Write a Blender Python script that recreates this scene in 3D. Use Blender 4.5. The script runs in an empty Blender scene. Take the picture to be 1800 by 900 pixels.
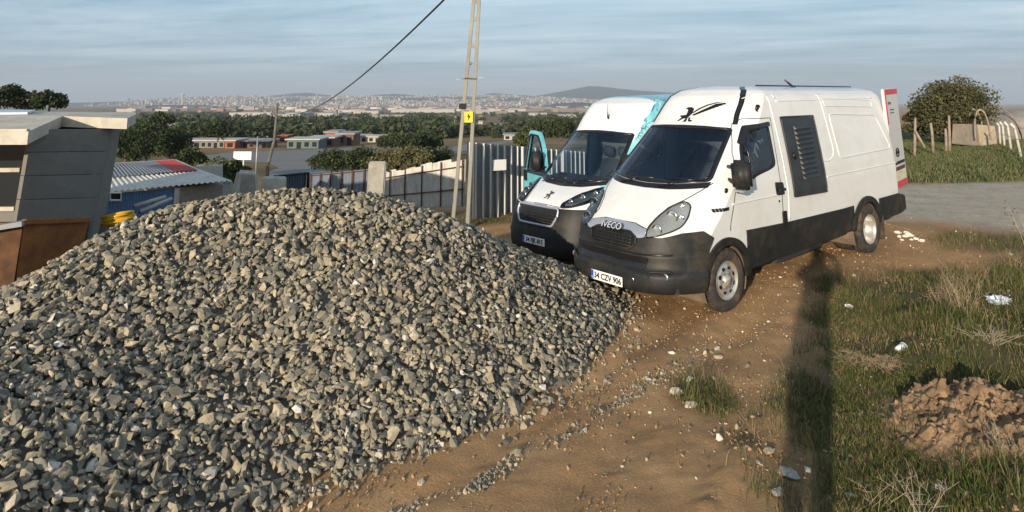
import bpy, bmesh, math, random
import numpy as np
from mathutils import Vector, Matrix, Euler
R = math.radians
C = bpy.context.scene
COL = C.collection

# ------------------------------------------------------------------ camera
CAMZ, PITCH, FPX, PPY = 2.53, 0.1398, 1128.4, 19.36
cd = bpy.data.cameras.new('camera'); cam = bpy.data.objects.new('camera', cd); COL.objects.link(cam)
cam.location = (0, 0, CAMZ); cam.rotation_euler = (math.pi/2 + PITCH, 0, 0)
cd.sensor_width = 36; cd.lens = FPX/1800*36; cd.shift_y = -(450-PPY)/1800
cd.clip_start = .02; cd.clip_end = 60000
C.camera = cam

# ------------------------------------------------------------------ light
SUN_AZ, SUN_EL = R(25.1), R(11.5)          # azimuth the light travels towards (from +Y to +X), elevation
w = bpy.data.worlds.new('World'); C.world = w; w.use_nodes = True
nt = w.node_tree; nt.nodes.clear()
def N(t, typ, **k):
    n = t.nodes.new(typ)
    for a, b in k.items(): setattr(n, a, b)
    return n
def L(t, a, b): t.links.new(a, b)
def val(n, i, v): n.inputs[i].default_value = v
def math_(t, op, a, b=None, c=None):
    n = N(t, 'ShaderNodeMath', operation=op)
    for i, x in enumerate((a, b, c)):
        if x is None: continue
        if isinstance(x, (int, float)): n.inputs[i].default_value = x
        else: L(t, x, n.inputs[i])
    return n.outputs[0]
def ramp(t, fac, stops, interp='LINEAR'):
    n = N(t, 'ShaderNodeValToRGB'); n.color_ramp.interpolation = interp
    e = n.color_ramp.elements
    while len(e) > 1: e.remove(e[-1])
    for i, (p, c) in enumerate(stops):
        if i == 0: e[0].position = p; el = e[0]
        else: el = e.new(p)
        if isinstance(c, (int, float)): c = (c, c, c)
        el.color = (*c, 1)
    if fac is not None: L(t, fac, n.inputs[0])
    return n.outputs[0]
def mix(t, fac, a, b, bt='MIX'):
    n = N(t, 'ShaderNodeMix', data_type='RGBA', blend_type=bt)
    for i, x in ((0, fac), (6, a), (7, b)):
        if isinstance(x, (int, float)): n.inputs[i].default_value = x
        elif isinstance(x, tuple): n.inputs[i].default_value = (*x, 1)
        else: L(t, x, n.inputs[i])
    return n.outputs[2]
def noise(t, vec, scale, detail=4, rough=.55, dist=0):
    n = N(t, 'ShaderNodeTexNoise'); val(n, 'Scale', scale); val(n, 'Detail', detail); val(n, 'Roughness', rough); val(n, 'Distortion', dist)
    if vec is not None: L(t, vec, n.inputs['Vector'])
    return n.outputs['Fac']

sky = N(nt, 'ShaderNodeTexSky', sky_type='NISHITA'); sky.sun_disc = False
sky.sun_elevation = SUN_EL; sky.sun_rotation = SUN_AZ + math.pi
sky.air_density = 1.0; sky.dust_density = 1.2; sky.ozone_density = 1.6; sky.altitude = 120
tc = N(nt, 'ShaderNodeTexCoord'); sp = N(nt, 'ShaderNodeSeparateXYZ'); L(nt, tc.outputs['Generated'], sp.inputs[0])
zc = math_(nt, 'ADD', math_(nt, 'MAXIMUM', sp.outputs[2], 0), .045)
cx_ = math_(nt, 'DIVIDE', sp.outputs[0], zc); cy_ = math_(nt, 'DIVIDE', sp.outputs[1], zc)
cv = N(nt, 'ShaderNodeCombineXYZ')
# high cloud sheet: streaks lie roughly across the view, a little tilted
L(nt, math_(nt, 'ADD', math_(nt, 'MULTIPLY', cx_, .42), math_(nt, 'MULTIPLY', cy_, .05)), cv.inputs[0])
L(nt, math_(nt, 'ADD', math_(nt, 'MULTIPLY', cy_, 1.0), math_(nt, 'MULTIPLY', cx_, .16)), cv.inputs[1])
n1 = noise(nt, cv.outputs[0], .55, 7, .62, .6)
n2 = noise(nt, cv.outputs[0], 1.7, 8, .66, .9)
n3 = noise(nt, cv.outputs[0], .18, 3, .5, .2)
cl = math_(nt, 'ADD', math_(nt, 'MULTIPLY', n1, .5), math_(nt, 'ADD', math_(nt, 'MULTIPLY', n2, .22), math_(nt, 'MULTIPLY', n3, .35)))
clm = ramp(nt, cl, [(.46, 0), (.54, .5), (.62, 1)])
low = ramp(nt, sp.outputs[2], [(0, 0), (.02, .12), (.055, .75), (.10, 1)])
clm = math_(nt, 'MULTIPLY', clm, low)
gr = ramp(nt, sp.outputs[2], [(0, (.35, .36, .38)), (.025, (.30, .36, .42)), (.06, (.26, .40, .52)), (.16, (.30, .50, .66)), (.4, (.28, .46, .68)), (1, (.18, .34, .62))])
gs = N(nt, 'ShaderNodeVectorMath', operation='SCALE'); L(nt, gr, gs.inputs[0]); val(gs, 3, 9.0)
hz = ramp(nt, sp.outputs[2], [(0, 1), (.2, .9), (.5, .35), (1, .2)])
base = mix(nt, math_(nt, 'MULTIPLY', hz, .85), sky.outputs[0], gs.outputs[0])
fin = mix(nt, math_(nt, 'MULTIPLY', clm, .50), base, (7.4, 8.3, 8.8))
bg = N(nt, 'ShaderNodeBackground'); val(bg, 1, .115)
L(nt, fin, bg.inputs[0]); wo = N(nt, 'ShaderNodeOutputWorld'); L(nt, bg.outputs[0], wo.inputs[0])

sd = bpy.data.lights.new('sun', 'SUN'); sun = bpy.data.objects.new('sun', sd); COL.objects.link(sun)
sd.energy = 5.0; sd.angle = R(.55); sd.color = (1.0, .85, .65)
sun.location = (-20, -40, 15)
dirv = Vector((math.sin(SUN_AZ)*math.cos(SUN_EL), math.cos(SUN_AZ)*math.cos(SUN_EL), -math.sin(SUN_EL)))
sun.rotation_euler = dirv.to_track_quat('-Z', 'Y').to_euler()
C.view_settings.view_transform = 'Standard'; C.view_settings.look = 'None'
C.view_settings.exposure = 0.12; C.view_settings.gamma = 1; C.view_settings.use_curve_mapping = False
C.render.engine = 'CYCLES'
C.cycles.volume_bounces = 0; C.cycles.max_bounces = 8; C.cycles.transparent_max_bounces = 16

# ------------------------------------------------------------------ helpers
def tag(o, label=None, cat=None, group=None, kind=None):
    if label: o['label'] = label
    if cat: o['category'] = cat
    if group: o['group'] = group
    if kind: o['kind'] = kind
    return o
def empty(name, loc=(0, 0, 0), rot=(0, 0, 0), label=None, cat=None, group=None):
    o = bpy.data.objects.new(name, None); COL.objects.link(o); o.location = loc; o.rotation_euler = rot
    o.empty_display_size = .2
    return tag(o, label, cat, group)
def npmesh(name, V, F, mat, parent=None, smooth=False, loc=None):
    """V (n,3); F list of (m,k) int arrays"""
    if not isinstance(F, list): F = [F]
    F = [np.asarray(f, dtype=np.int32) for f in F if len(f)]
    me = bpy.data.meshes.new(name); V = np.asarray(V, dtype=np.float32)
    me.vertices.add(len(V)); me.vertices.foreach_set('co', V.ravel())
    tot = np.concatenate([np.full(len(f), f.shape[1], dtype=np.int32) for f in F])
    lo = np.concatenate([f.ravel() for f in F])
    me.loops.add(len(lo)); me.loops.foreach_set('vertex_index', lo)
    me.polygons.add(len(tot)); me.polygons.foreach_set('loop_start', np.concatenate(([0], np.cumsum(tot)[:-1])).astype(np.int32))
    me.polygons.foreach_set('loop_total', tot)
    me.polygons.foreach_set('use_smooth', np.full(len(tot), smooth))
    me.update(calc_edges=True); me.validate()
    if mat: me.materials.append(mat)
    o = bpy.data.objects.new(name, me); COL.objects.link(o)
    if parent: o.parent = parent
    if loc is not None: o.location = loc
    return o
class MB:
    """collects simple shapes, builds ONE mesh object"""
    def __init__(s): s.v = []; s.f = []
    def add(s, V, F):
        b = len(s.v); s.v += [tuple(p) for p in V]; s.f += [tuple(i+b for i in f) for f in F]; return s
    def box(s, a, b, top=None):
        x0, y0, z0 = a; x1, y1, z1 = b
        V = [(x0, y0, z0), (x1, y0, z0), (x1, y1, z0), (x0, y1, z0), (x0, y0, z1), (x1, y0, z1), (x1, y1, z1), (x0, y1, z1)]
        return s.add(V, [(0, 3, 2, 1), (4, 5, 6, 7), (0, 1, 5, 4), (1, 2, 6, 5), (2, 3, 7, 6), (3, 0, 4, 7)])
    def hexa(s, V):
        return s.add(V, [(0, 3, 2, 1), (4, 5, 6, 7), (0, 1, 5, 4), (1, 2, 6, 5), (2, 3, 7, 6), (3, 0, 4, 7)])
    def bar(s, p, q, w, d, up=(0, 0, 1)):
        p = Vector(p); q = Vector(q); a = (q-p).normalized(); u = Vector(up)
        if abs(a.dot(u)) > .95: u = Vector((0, 1, 0))
        x = a.cross(u).normalized(); y = x.cross(a).normalized()
        V = [pt + x*sx*w/2 + y*sy*d/2 for pt in (p, q) for sx, sy in ((-1, -1), (1, -1), (1, 1), (-1, 1))]
        return s.add(V, [(0, 3, 2, 1), (4, 5, 6, 7), (0, 1, 5, 4), (1, 2, 6, 5), (2, 3, 7, 6), (3, 0, 4, 7)])
    def tube(s, pts, r, n=8, closed=False, cap=True):
        pts = [Vector(p) for p in pts]; m = len(pts); b = len(s.v); rs = r if isinstance(r, (list, tuple)) else [r]*m
        for i, p in enumerate(pts):
            if closed: a = pts[(i+1) % m]-pts[i-1]
            else: a = pts[min(i+1, m-1)]-pts[max(i-1, 0)]
            a = a.normalized() if a.length > 1e-9 else Vector((0, 0, 1))
            u = Vector((0, 0, 1)) if abs(a.z) < .9 else Vector((1, 0, 0))
            x = a.cross(u).normalized(); y = x.cross(a)
            for k in range(n):
                t = 2*math.pi*k/n; s.v.append(tuple(p+(x*math.cos(t)+y*math.sin(t))*rs[i]))
        for i in range(m if closed else m-1):
            j = (i+1) % m
            for k in range(n):
                k2 = (k+1) % n; s.f.append((b+i*n+k, b+i*n+k2, b+j*n+k2, b+j*n+k))
        if cap and not closed:
            s.f.append(tuple(b+k for k in range(n))[::-1]); s.f.append(tuple(b+(m-1)*n+k for k in range(n)))
        return s
    def lathe(s, prof, n=32, axis='X', c=(0, 0, 0)):
        b = len(s.v); m = len(prof)
        for k in range(n):
            t = 2*math.pi*k/n
            for a, r in prof:
                if axis == 'X': p = (a, r*math.cos(t), r*math.sin(t))
                elif axis == 'Y': p = (r*math.cos(t), a, r*math.sin(t))
                else: p = (r*math.cos(t), r*math.sin(t), a)
                s.v.append((p[0]+c[0], p[1]+c[1], p[2]+c[2]))
        for k in range(n):
            k2 = (k+1) % n
            for i in range(m-1): s.f.append((b+k*m+i, b+k*m+i+1, b+k2*m+i+1, b+k2*m+i))
        return s
    def build(s, name, mat, parent=None, smooth=False, bevel=0, loc=None):
        me = bpy.data.meshes.new(name); me.from_pydata(s.v, [], s.f); me.update()
        bm = bmesh.new(); bm.from_mesh(me); bmesh.ops.recalc_face_normals(bm, faces=bm.faces)
        if bevel:
            es = [e for e in bm.edges if len(e.link_faces) == 2 and e.calc_face_angle(0) > .6]
            bmesh.ops.bevel(bm, geom=es, offset=bevel, segments=3, affect='EDGES', clamp_overlap=True)
        bm.to_mesh(me); bm.free()
        for p in me.polygons: p.use_smooth = smooth
        if mat: me.materials.append(mat)
        o = bpy.data.objects.new(name, me); COL.objects.link(o)
        if parent: o.parent = parent
        if loc is not None: o.location = loc
        return o
def copy_tree(o, parent=None):
    c = o.copy(); COL.objects.link(c); c.parent = parent
    for ch in list(o.children): copy_tree(ch, c)
    return c
def text_mesh(txt, size, mat, name, parent, loc, rot, extrude=.002, bold=0, sx=1.0):
    cu = bpy.data.curves.new(name, 'FONT'); cu.body = txt; cu.size = size; cu.extrude = extrude; cu.offset = bold
    cu.align_x = 'CENTER'; cu.align_y = 'CENTER'; cu.resolution_u = 3
    t = bpy.data.objects.new('tmp', cu); COL.objects.link(t)
    me = bpy.data.meshes.new_from_object(t.evaluated_get(bpy.context.evaluated_depsgraph_get()))
    bpy.data.objects.remove(t); bpy.data.curves.remove(cu)
    me.name = name; me.materials.clear(); me.materials.append(mat)
    o = bpy.data.objects.new(name, me); COL.objects.link(o); o.parent = parent
    o.location = loc; o.rotation_euler = rot; o.scale = (sx, 1, 1)
    return o

# numpy noise ----------------------------------------------------------
def _h(ix, iy, seed):
    n = (ix.astype(np.int64)*374761393 + iy.astype(np.int64)*668265263 + seed*1442695041) & 0x7fffffff
    n = ((n ^ (n >> 13))*1274126177) & 0x7fffffff
    return ((n ^ (n >> 16)) & 0xffff)/65535.0
def vn(x, y, seed=0):
    ix = np.floor(x); iy = np.floor(y); fx = x-ix; fy = y-iy; fx = fx*fx*(3-2*fx); fy = fy*fy*(3-2*fy)
    a = _h(ix, iy, seed); b = _h(ix+1, iy, seed); c = _h(ix, iy+1, seed); d = _h(ix+1, iy+1, seed)
    return (a*(1-fx)+b*fx)*(1-fy)+(c*(1-fx)+d*fx)*fy - .5
def fbm(x, y, s, o=4, seed=0):
    r = 0; a = 1
    for k in range(o): r = r+a*vn(x/s+17.3*k, y/s-9.1*k, seed+k); a *= .5; s = s/2.03
    return r
def ss(a, b, x): t = np.clip((x-a)/(b-a), 0, 1); return t*t*(3-2*t)

# ------------------------------------------------------------------ terrain
RX, RY = math.sin(.9137), math.cos(.9137)
VY = np.array([15, 22, 30, 45, 60, 110, 220, 600, 1500, 4000, 9000, 30000.])
VZ = np.array([-.3, -1.4, -2.3, -3.2, -4, -6.4, -9.3, -17, -25, -34, -42, -60.])
def terrain(x, y, fine=True):
    x = np.asarray(x, float); y = np.asarray(y, float)
    P = .044*(RX*x+RY*y-6.0)
    P = np.where(P > .55, .55+.55*(1-np.exp(-(P-.55)/.55)), P)
    P = np.maximum(P, -.6)
    t = (x-1.22)*RY-(y-8.27)*RX
    P = P-.48*ss(-.9, -6.0, t)
    bump = .16*ss(8.5, 2, y)*(1-.75*ss(-.6, -2.6, x))*ss(-14, -3, y)+1.06*np.exp(-(((x+.36)/.60)**2+((y+.45)/.75)**2)**2)
    P = P+bump
    V = np.interp(y, VY, VZ)+ss(60, 400, y)*2.5*fbm(x, y, 300., 3, 5)
    wl = ss(5, -4, x-3.5-.36*(y-14)+.0*y)          # 1 in the valley side (left)
    wl = ss(6+.12*np.maximum(y-14, 0), -5-.06*np.maximum(y-14, 0), x-5-.36*(y-14))
    wy = ss(16.5, 24, y)
    far = ss(60, 400, y)
    Vr = .95-.02*np.maximum(y-30, 0); Vr = np.maximum(Vr, V)
    base = P*(1-wy)+wy*(V*wl+(1-wl)*np.where(y > 26, np.minimum(P, Vr), P))
    # slope left behind the pile
    base = base-1.6*ss(-5.5, -11, x)*ss(9, 16, y)*(1-wy)
    if fine:
        k = np.exp(-np.maximum(y-10, 0)/25)
        base = base+k*(.03*fbm(x, y, 1.6, 3, 11)+.022*fbm(x, y, .42, 3, 23)*.5)
        # wheel ruts in the dirt track
        for off, dep in ((-.62, .06), (.15, .045)):
            q = (x-.9)*.79-(y-5.6)*.61-off
            base = base-dep*np.exp(-(q/.16)**2)*ss(2.5, 4, y)*ss(10, 7.5, y)
        q = (x-1.25)*.80-(y-4.6)*.60
        base = base+.06*np.exp(-((q-.12)/.13)**2)*ss(2.8, 4, y)*ss(8.5, 6.5, y)*(1+1.2*fbm(x, y, .25, 2, 3))
        bank = ss(2.2, 3.1, x-.28*(y-3))*ss(11, 6, y)
        base = base+bank*(.10+.26*fbm(x, y, .9, 4, 41))
    return base
def ray(X, Y):
    d = np.array([(X-900)/FPX, 1, -(Y-PPY)/FPX]); c, s = math.cos(PITCH), math.sin(PITCH)
    return np.array([d[0], d[1]*c-d[2]*s, d[1]*s+d[2]*c])
def at(X, Y, y):
    d = ray(X, Y); k = y/d[1]; return Vector((d[0]*k, y, CAMZ+d[2]*k))
def G(X, Y):
    d = ray(X, Y); k = np.exp(np.linspace(math.log(1.5), math.log(9000), 6000))
    x, y, z = d[0]*k, d[1]*k, CAMZ+d[2]*k
    h = terrain(x, y, False); i = int(np.argmax(z < h))
    if not (z < h)[i]: i = len(k)-1
    return Vector((x[i], y[i], float(h[i])))
def gz(x, y): return float(terrain(x, y))

# ------------------------------------------------------------------ materials
MATS = {}
def pmat(name, col, rough=.6, metal=0, var=0, scale=8, bump=0, bscale=40, spec=.5, island=0, dirt=None, dscale=3, coat=0):
    m = bpy.data.materials.new(name); m.use_nodes = True; t = m.node_tree; b = t.nodes['Principled BSDF']
    val(b, 'Roughness', rough); val(b, 'Metallic', metal); val(b, 'Specular IOR Level', spec); val(b, 'Coat Weight', coat); val(b, 'Coat Roughness', .08)
    tcn = N(t, 'ShaderNodeTexCoord'); o = tcn.outputs['Object']
    c = tuple(col); src = None
    if var:
        f = noise(t, o, scale, 5, .6)
        src = mix(t, ramp(t, f, [(.3, 0), (.7, 1)]), tuple(x*(1-var) for x in c), tuple(min(1, x*(1+var)) for x in c))
    if island:
        g = N(t, 'ShaderNodeNewGeometry')
        k = ramp(t, g.outputs['Random Per Island'], [(0, 1-island), (1, 1+island)])
        k2 = N(t, 'ShaderNodeVectorMath', operation='SCALE'); 
        mm = N(t, 'ShaderNodeMapRange'); val(mm, 3, 1-island); val(mm, 4, 1+island); L(t, g.outputs['Random Per Island'], mm.inputs[0])
        if src is None: k2.inputs[0].default_value = c
        else: L(t, src, k2.inputs[0])
        L(t, mm.outputs[0], k2.inputs['Scale']); src = k2.outputs[0]
    if dirt:
        f = noise(t, o, dscale, 7, .7, .5)
        src = mix(t, ramp(t, f, [(.48, 0), (.68, dirt[3])]), src if src is not None else c, tuple(dirt[:3]))
    if src is not None: L(t, src, b.inputs['Base Color'])
    else: b.inputs['Base Color'].default_value = (*c, 1)
    if bump:
        bn = N(t, 'ShaderNodeBump'); val(bn, 'Strength', bump); val(bn, 'Distance', .02)
        L(t, noise(t, o, bscale, 6, .65), bn.inputs['Height']); L(t, bn.outputs[0], b.inputs['Normal'])
    MATS[name] = m; return m
def glassmat(name, tint, alpha, rough=.03):
    m = bpy.data.materials.new(name); m.use_nodes = True; t = m.node_tree; t.nodes.clear()
    out = N(t, 'ShaderNodeOutputMaterial'); tr = N(t, 'ShaderNodeBsdfTransparent'); tr.inputs[0].default_value = (*tint, 1)
    gl = N(t, 'ShaderNodeBsdfGlossy'); gl.inputs[0].default_value = (.9, .95, 1, 1); val(gl, 'Roughness', rough)
    fr = N(t, 'ShaderNodeFresnel'); val(fr, 'IOR', 1.5)
    f2 = math_(t, 'MINIMUM', math_(t, 'ADD', math_(t, 'MULTIPLY', fr.outputs[0], 1.0), alpha), 1)
    mx = N(t, 'ShaderNodeMixShader'); L(t, f2, mx.inputs[0]); L(t, tr.outputs[0], mx.inputs[1]); L(t, gl.outputs[0], mx.inputs[2]); L(t, mx.outputs[0], out.inputs[0])
    MATS[name] = m; return m
WHITE = pmat('van_white_paint', (.76, .765, .755), .32, coat=.4, var=.03, scale=2, dirt=(.55, .47, .36, .30), dscale=1.8)
PLASTIC = pmat('black_plastic', (.018, .019, .020), .5, spec=.3, var=.25, scale=6, dirt=(.12, .09, .055, .30), dscale=3.5, bump=.08, bscale=300)
BLACK = pmat('gloss_black', (.012, .012, .014), .25)
RUBBER = pmat('tyre_rubber', (.035, .032, .029), .85, var=.3, scale=12, dirt=(.22, .14, .08, .55), dscale=6, bump=.3, bscale=90)
STEEL = pmat('wheel_steel', (.55, .54, .50), .38, .6, var=.15, dirt=(.25, .17, .10, .5), dscale=9)
CHROME = pmat('bright_metal', (.78, .79, .80), .18, 1)
SILVER = pmat('silver_paint', (.50, .53, .58), .30, .55, var=.03)
DARKIN = pmat('dark_interior', (.03, .032, .036), .8, var=.2)
SEATM = pmat('seat_fabric', (.06, .065, .075), .9, var=.3, scale=20)
LENSW = pmat('lamp_reflector', (.66, .65, .62), .22, .75)
GLASS = glassmat('tinted_glass', (.66, .76, .82), .045)
LENS = glassmat('clear_lens', (.93, .93, .90), .02)
PLATEW = pmat('plate_white', (.82, .82, .80), .4)
PLATEB = pmat('plate_blue', (.02, .09, .45), .4)
RED = pmat('red_paint', (.62, .05, .06), .4, var=.1)
AMBER = pmat('amber_plastic', (.7, .28, .03), .3)
RUST = pmat('rusty_steel', (.085, .035, .024), .8, var=.4, scale=14, bump=.3)
CONC = pmat('concrete', (.34, .32, .28), .85, var=.22, scale=6, bump=.35, bscale=50, dirt=(.14, .12, .09, .5), dscale=4)
DUSTP = pmat('dusty_inner_arch', (.16, .12, .085), .9, var=.4, scale=6)

# ------------------------------------------------------------------ terrain sheet
def in_poly(x, y, poly):
    ins = np.zeros(x.shape, bool); n = len(poly)
    for i in range(n):
        x0, y0 = poly[i]; x1, y1 = poly[(i+1) % n]
        c = ((y0 > y) != (y1 > y)) & (x < (x1-x0)*(y-y0)/(y1-y0+1e-12)+x0); ins ^= c
    return ins
def poly_dist(x, y, poly, closed=True):
    d = np.full(x.shape, 1e9); n = len(poly)
    for i in range(n if closed else n-1):
        ax, ay = poly[i]; bx, by = poly[(i+1) % n]; ex, ey = bx-ax, by-ay
        t = np.clip(((x-ax)*ex+(y-ay)*ey)/(ex*ex+ey*ey+1e-12), 0, 1)
        d = np.minimum(d, np.hypot(x-ax-t*ex, y-ay-t*ey))
    return d
def sdist(x, y, poly):
    d = poly_dist(x, y, poly); return np.where(in_poly(x, y, poly), d, -d)
def gp(pts): return [tuple(G(*p))[:2] for p in pts]
GRASS_POLY = gp([(1375, 899), (1372, 760), (1400, 640), (1395, 560), (1450, 510), (1560, 490), (1700, 470), (1799, 450)])+[(9.5, 8.5), (9, 3), (6, .5), (1.2, .6)]
FIELD_POLY = gp([(1560, 324), (1680, 322), (1799, 319)])+[(40, 17), (60, 60), (20, 60), (14.5, 30)]
ROAD_POLY = gp([(1560, 326), (1680, 324), (1799, 321)])+[(32, 14.3), (30, 9.5)]+gp([(1799, 402), (1700, 408), (1600, 392)])+[(6.5, 14.6), (8, 17.5)]
FENCE_GRASS = gp([(815, 375), (900, 372), (905, 392), (830, 398), (760, 372)])
def masks(x, y):
    nz = .9*fbm(x, y, 1.3, 4, 77)
    g = ss(-.35, .45, sdist(x, y, GRASS_POLY)+nz)
    g = np.maximum(g, ss(-.3, .3, sdist(x, y, FIELD_POLY)+.6*nz))
    g = np.maximum(g, .7*ss(-.2, .3, sdist(x, y, FENCE_GRASS)+.4*nz))
    sp = G(1235, 690); g = np.maximum(g, .8*ss(.36, .12, np.hypot(x-sp.x, (y-sp.y)*.5)+.1*nz))
    sp = G(1775, 428); g = np.maximum(g, .8*ss(1.0, .3, np.hypot((x-sp.x)*.7, (y-sp.y))+.3*nz))
    far = ss(17, 24, y)*ss(14, 5, x-.5*(y-17)); g = np.maximum(g, far*(.55+.6*fbm(x, y, 14., 3, 9)))
    r = ss(-.6, .8, sdist(x, y, ROAD_POLY)+1.3*nz)
    return np.clip(g, 0, 1), np.clip(r, 0, 1)

def build_terrain():
    def axis(c, n1, n2, lo, hi, d):   # fine spacing d near c, geometric growth outward
        def side(n, ext):
            lo_, hi_ = 1.0, 1.2
            for _ in range(60):
                q = (lo_+hi_)/2; s_ = d*(q**n-1)/(q-1) if q > 1+1e-9 else d*n
                if s_ < ext: lo_ = q
                else: hi_ = q
            return d*(q**np.arange(1, n+1)-1)/(q-1)
        a = side(n1, c-lo); b = side(n2, hi-c)
        return np.concatenate((c-a[::-1], [c], c+b))
    xs = axis(2.2, 330, 380, -11000, 11000, .028); ys = axis(4.6, 120, 470, -400, 12000, .028)
    X, Y = np.meshgrid(xs, ys); Z = terrain(X, Y)
    near = ss(16, 8, Y)*ss(10, 5, np.abs(X-2))
    Z = Z+near*(.014*fbm(X, Y, .16, 4, 61)+.008*fbm(X, Y, .06, 2, 71))
    nx, ny = len(xs), len(ys); idx = np.arange(nx*ny).reshape(ny, nx)
    F = np.stack([idx[:-1, :-1], idx[:-1, 1:], idx[1:, 1:], idx[1:, :-1]], -1).reshape(-1, 4)
    V = np.stack([X, Y, Z], -1).reshape(-1, 3)
    m = bpy.data.materials.new('ground'); m.use_nodes = True; t = m.node_tree; b = t.nodes['Principled BSDF']; val(b, 'Roughness', .95); val(b, 'Specular IOR Level', .15)
    o = N(t, 'ShaderNodeTexCoord').outputs['Object']
    big = noise(t, o, .9, 6, .6, .3); mid = noise(t, o, 5, 7, .7, .2); fin = noise(t, o, 45, 5, .7); fin2 = noise(t, o, 140, 3, .6)
    dirt = ramp(t, big, [(.32, (.30, .17, .08)), (.5, (.46, .27, .125)), (.68, (.60, .38, .19))])
    dirt = mix(t, ramp(t, mid, [(.35, 0), (.75, .75)]), dirt, (.27, .165, .085))
    dirt = mix(t, ramp(t, fin, [(.5, 0), (.72, .55)]), dirt, (.50, .36, .21))
    dirt = mix(t, ramp(t, fin2, [(.56, 0), (.66, .65)]), dirt, (.10, .075, .055))
    peb = N(t, 'ShaderNodeTexVoronoi'); val(peb, 'Scale', 55); L(t, o, peb.inputs['Vector'])
    dirt = mix(t, math_(t, 'MULTIPLY', ramp(t, peb.outputs['Distance'], [(.16, .9), (.24, 0)]), ramp(t, mid, [(.45, 0), (.6, 1)])), dirt, (.40, .34, .27))
    soil = ramp(t, mid, [(.3, (.055, .06, .022)), (.55, (.10, .085, .04)), (.75, (.16, .12, .065))])
    fargr = ramp(t, noise(t, o, .05, 6, .6), [(.3, (.05, .062, .028)), (.5, (.085, .085, .04)), (.7, (.16, .13, .075))])
    geo = N(t, 'ShaderNodeNewGeometry'); dsep = N(t, 'ShaderNodeSeparateXYZ'); L(t, geo.outputs['Position'], dsep.inputs[0])
    mr = N(t, 'ShaderNodeMapRange'); val(mr, 1, 17); val(mr, 2, 30); L(t, dsep.outputs[1], mr.inputs[0])
    soil = mix(t, mr.outputs[0], soil, fargr)
    grav = ramp(t, noise(t, o, 3, 7, .75), [(.3, (.34, .29, .225)), (.55, (.47, .41, .32)), (.75, (.58, .50, .39))])
    grav = mix(t, ramp(t, fin, [(.5, 0), (.65, .7)]), grav, (.13, .12, .11))
    at1 = N(t, 'ShaderNodeAttribute', attribute_name='masks'); s3 = N(t, 'ShaderNodeSeparateColor'); L(t, at1.outputs['Color'], s3.inputs[0])
    c = mix(t, s3.outputs[0], dirt, soil); c = mix(t, s3.outputs[1], c, grav)
    L(t, c, b.inputs['Base Color'])
    bn = N(t, 'ShaderNodeBump'); val(bn, 'Strength', .8); val(bn, 'Distance', .012)
    L(t, math_(t, 'ADD', fin, math_(t, 'MULTIPLY', fin2, .5)), bn.inputs['Height']); L(t, bn.outputs[0], b.inputs['Normal'])
    ob = npmesh('ground', V, F, m, smooth=True)
    g, r = masks(V[:, 0], V[:, 1]); colr = np.zeros((len(V), 4), np.float32); colr[:, 0] = g; colr[:, 1] = r; colr[:, 3] = 1
    a = ob.data.color_attributes.new('masks', 'FLOAT_COLOR', 'POINT'); a.data.foreach_set('color', colr.ravel())
    tag(ob, kind='structure'); return ob
build_terrain()

# ------------------------------------------------------------------ loose stone scatter
def hull(seed, n=13, flat=1):
    rnd = random.Random(seed); bm = bmesh.new()
    for _ in range(n):
        v = Vector((rnd.gauss(0, 1), rnd.gauss(0, 1), rnd.gauss(0, 1))).normalized()*rnd.uniform(.72, 1.0); bm.verts.new(v)
    bmesh.ops.convex_hull(bm, input=bm.verts); bmesh.ops.delete(bm, geom=[v for v in bm.verts if not v.link_faces], context='VERTS')
    bm.verts.index_update(); V = np.array([v.co[:] for v in bm.verts]); F = np.array([[v.index for v in f.verts] for f in bm.faces if len(f.verts) == 3]); bm.free()
    return V, F
HULLS = [hull(s, 11+s % 5) for s in range(36)]
def rotmats(n, rng, tilt=None, nrm=None):
    """random rotation; if nrm given the thin axis leans to it with jitter 'tilt'"""
    if nrm is None: z = rng.normal(size=(n, 3))
    else: z = nrm+rng.normal(size=(n, 3))*tilt
    z /= np.linalg.norm(z, axis=1, keepdims=True)
    a = rng.normal(size=(n, 3)); x = np.cross(a, z); x /= np.linalg.norm(x, axis=1, keepdims=True); y = np.cross(z, x)
    return np.stack([x, y, z], -1)
def scatter(name, pos, scl, rot, mat, seed=0, temps=None):
    temps = temps or HULLS; rng = np.random.default_rng(seed); pick = rng.integers(0, len(temps), len(pos)); VV = []; FF = {}; b = 0
    for k, (V, F) in enumerate(temps):
        s = np.where(pick == k)[0]
        if not len(s): continue
        W = np.einsum('nij,nvj->nvi', rot[s], V[None]*scl[s][:, None, :])+pos[s][:, None, :]
        FF.setdefault(F.shape[1], []).append((F[None]+(np.arange(len(s))*len(V))[:, None, None]+b).reshape(-1, F.shape[1])); b += len(s)*len(V); VV.append(W.reshape(-1, 3))
    return npmesh(name, np.concatenate(VV), [np.concatenate(v) for v in FF.values()], mat)
def stone_mat(name, stops, warm=None):
    m = bpy.data.materials.new(name); m.use_nodes = True; t = m.node_tree; b = t.nodes['Principled BSDF']; val(b, 'Roughness', .8); val(b, 'Specular IOR Level', .3)
    g = N(t, 'ShaderNodeNewGeometry'); c = ramp(t, g.outputs['Random Per Island'], stops)
    o = N(t, 'ShaderNodeTexCoord').outputs['Object']
    f = noise(t, o, 22, 5, .7); c = mix(t, ramp(t, f, [(.3, .5), (.55, 0)]), c, (.125, .12, .105)); f = noise(t, o, 60, 5, .7)
    c = mix(t, ramp(t, f, [(.5, 0), (.75, .4)]), c, (.38, .34, .27)); L(t, c, b.inputs['Base Color'])
    bn = N(t, 'ShaderNodeBump'); val(bn, 'Strength', .5); val(bn, 'Distance', .006); L(t, noise(t, o, 130, 4, .7), bn.inputs['Height']); L(t, bn.outputs[0], b.inputs['Normal'])
    return m
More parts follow.
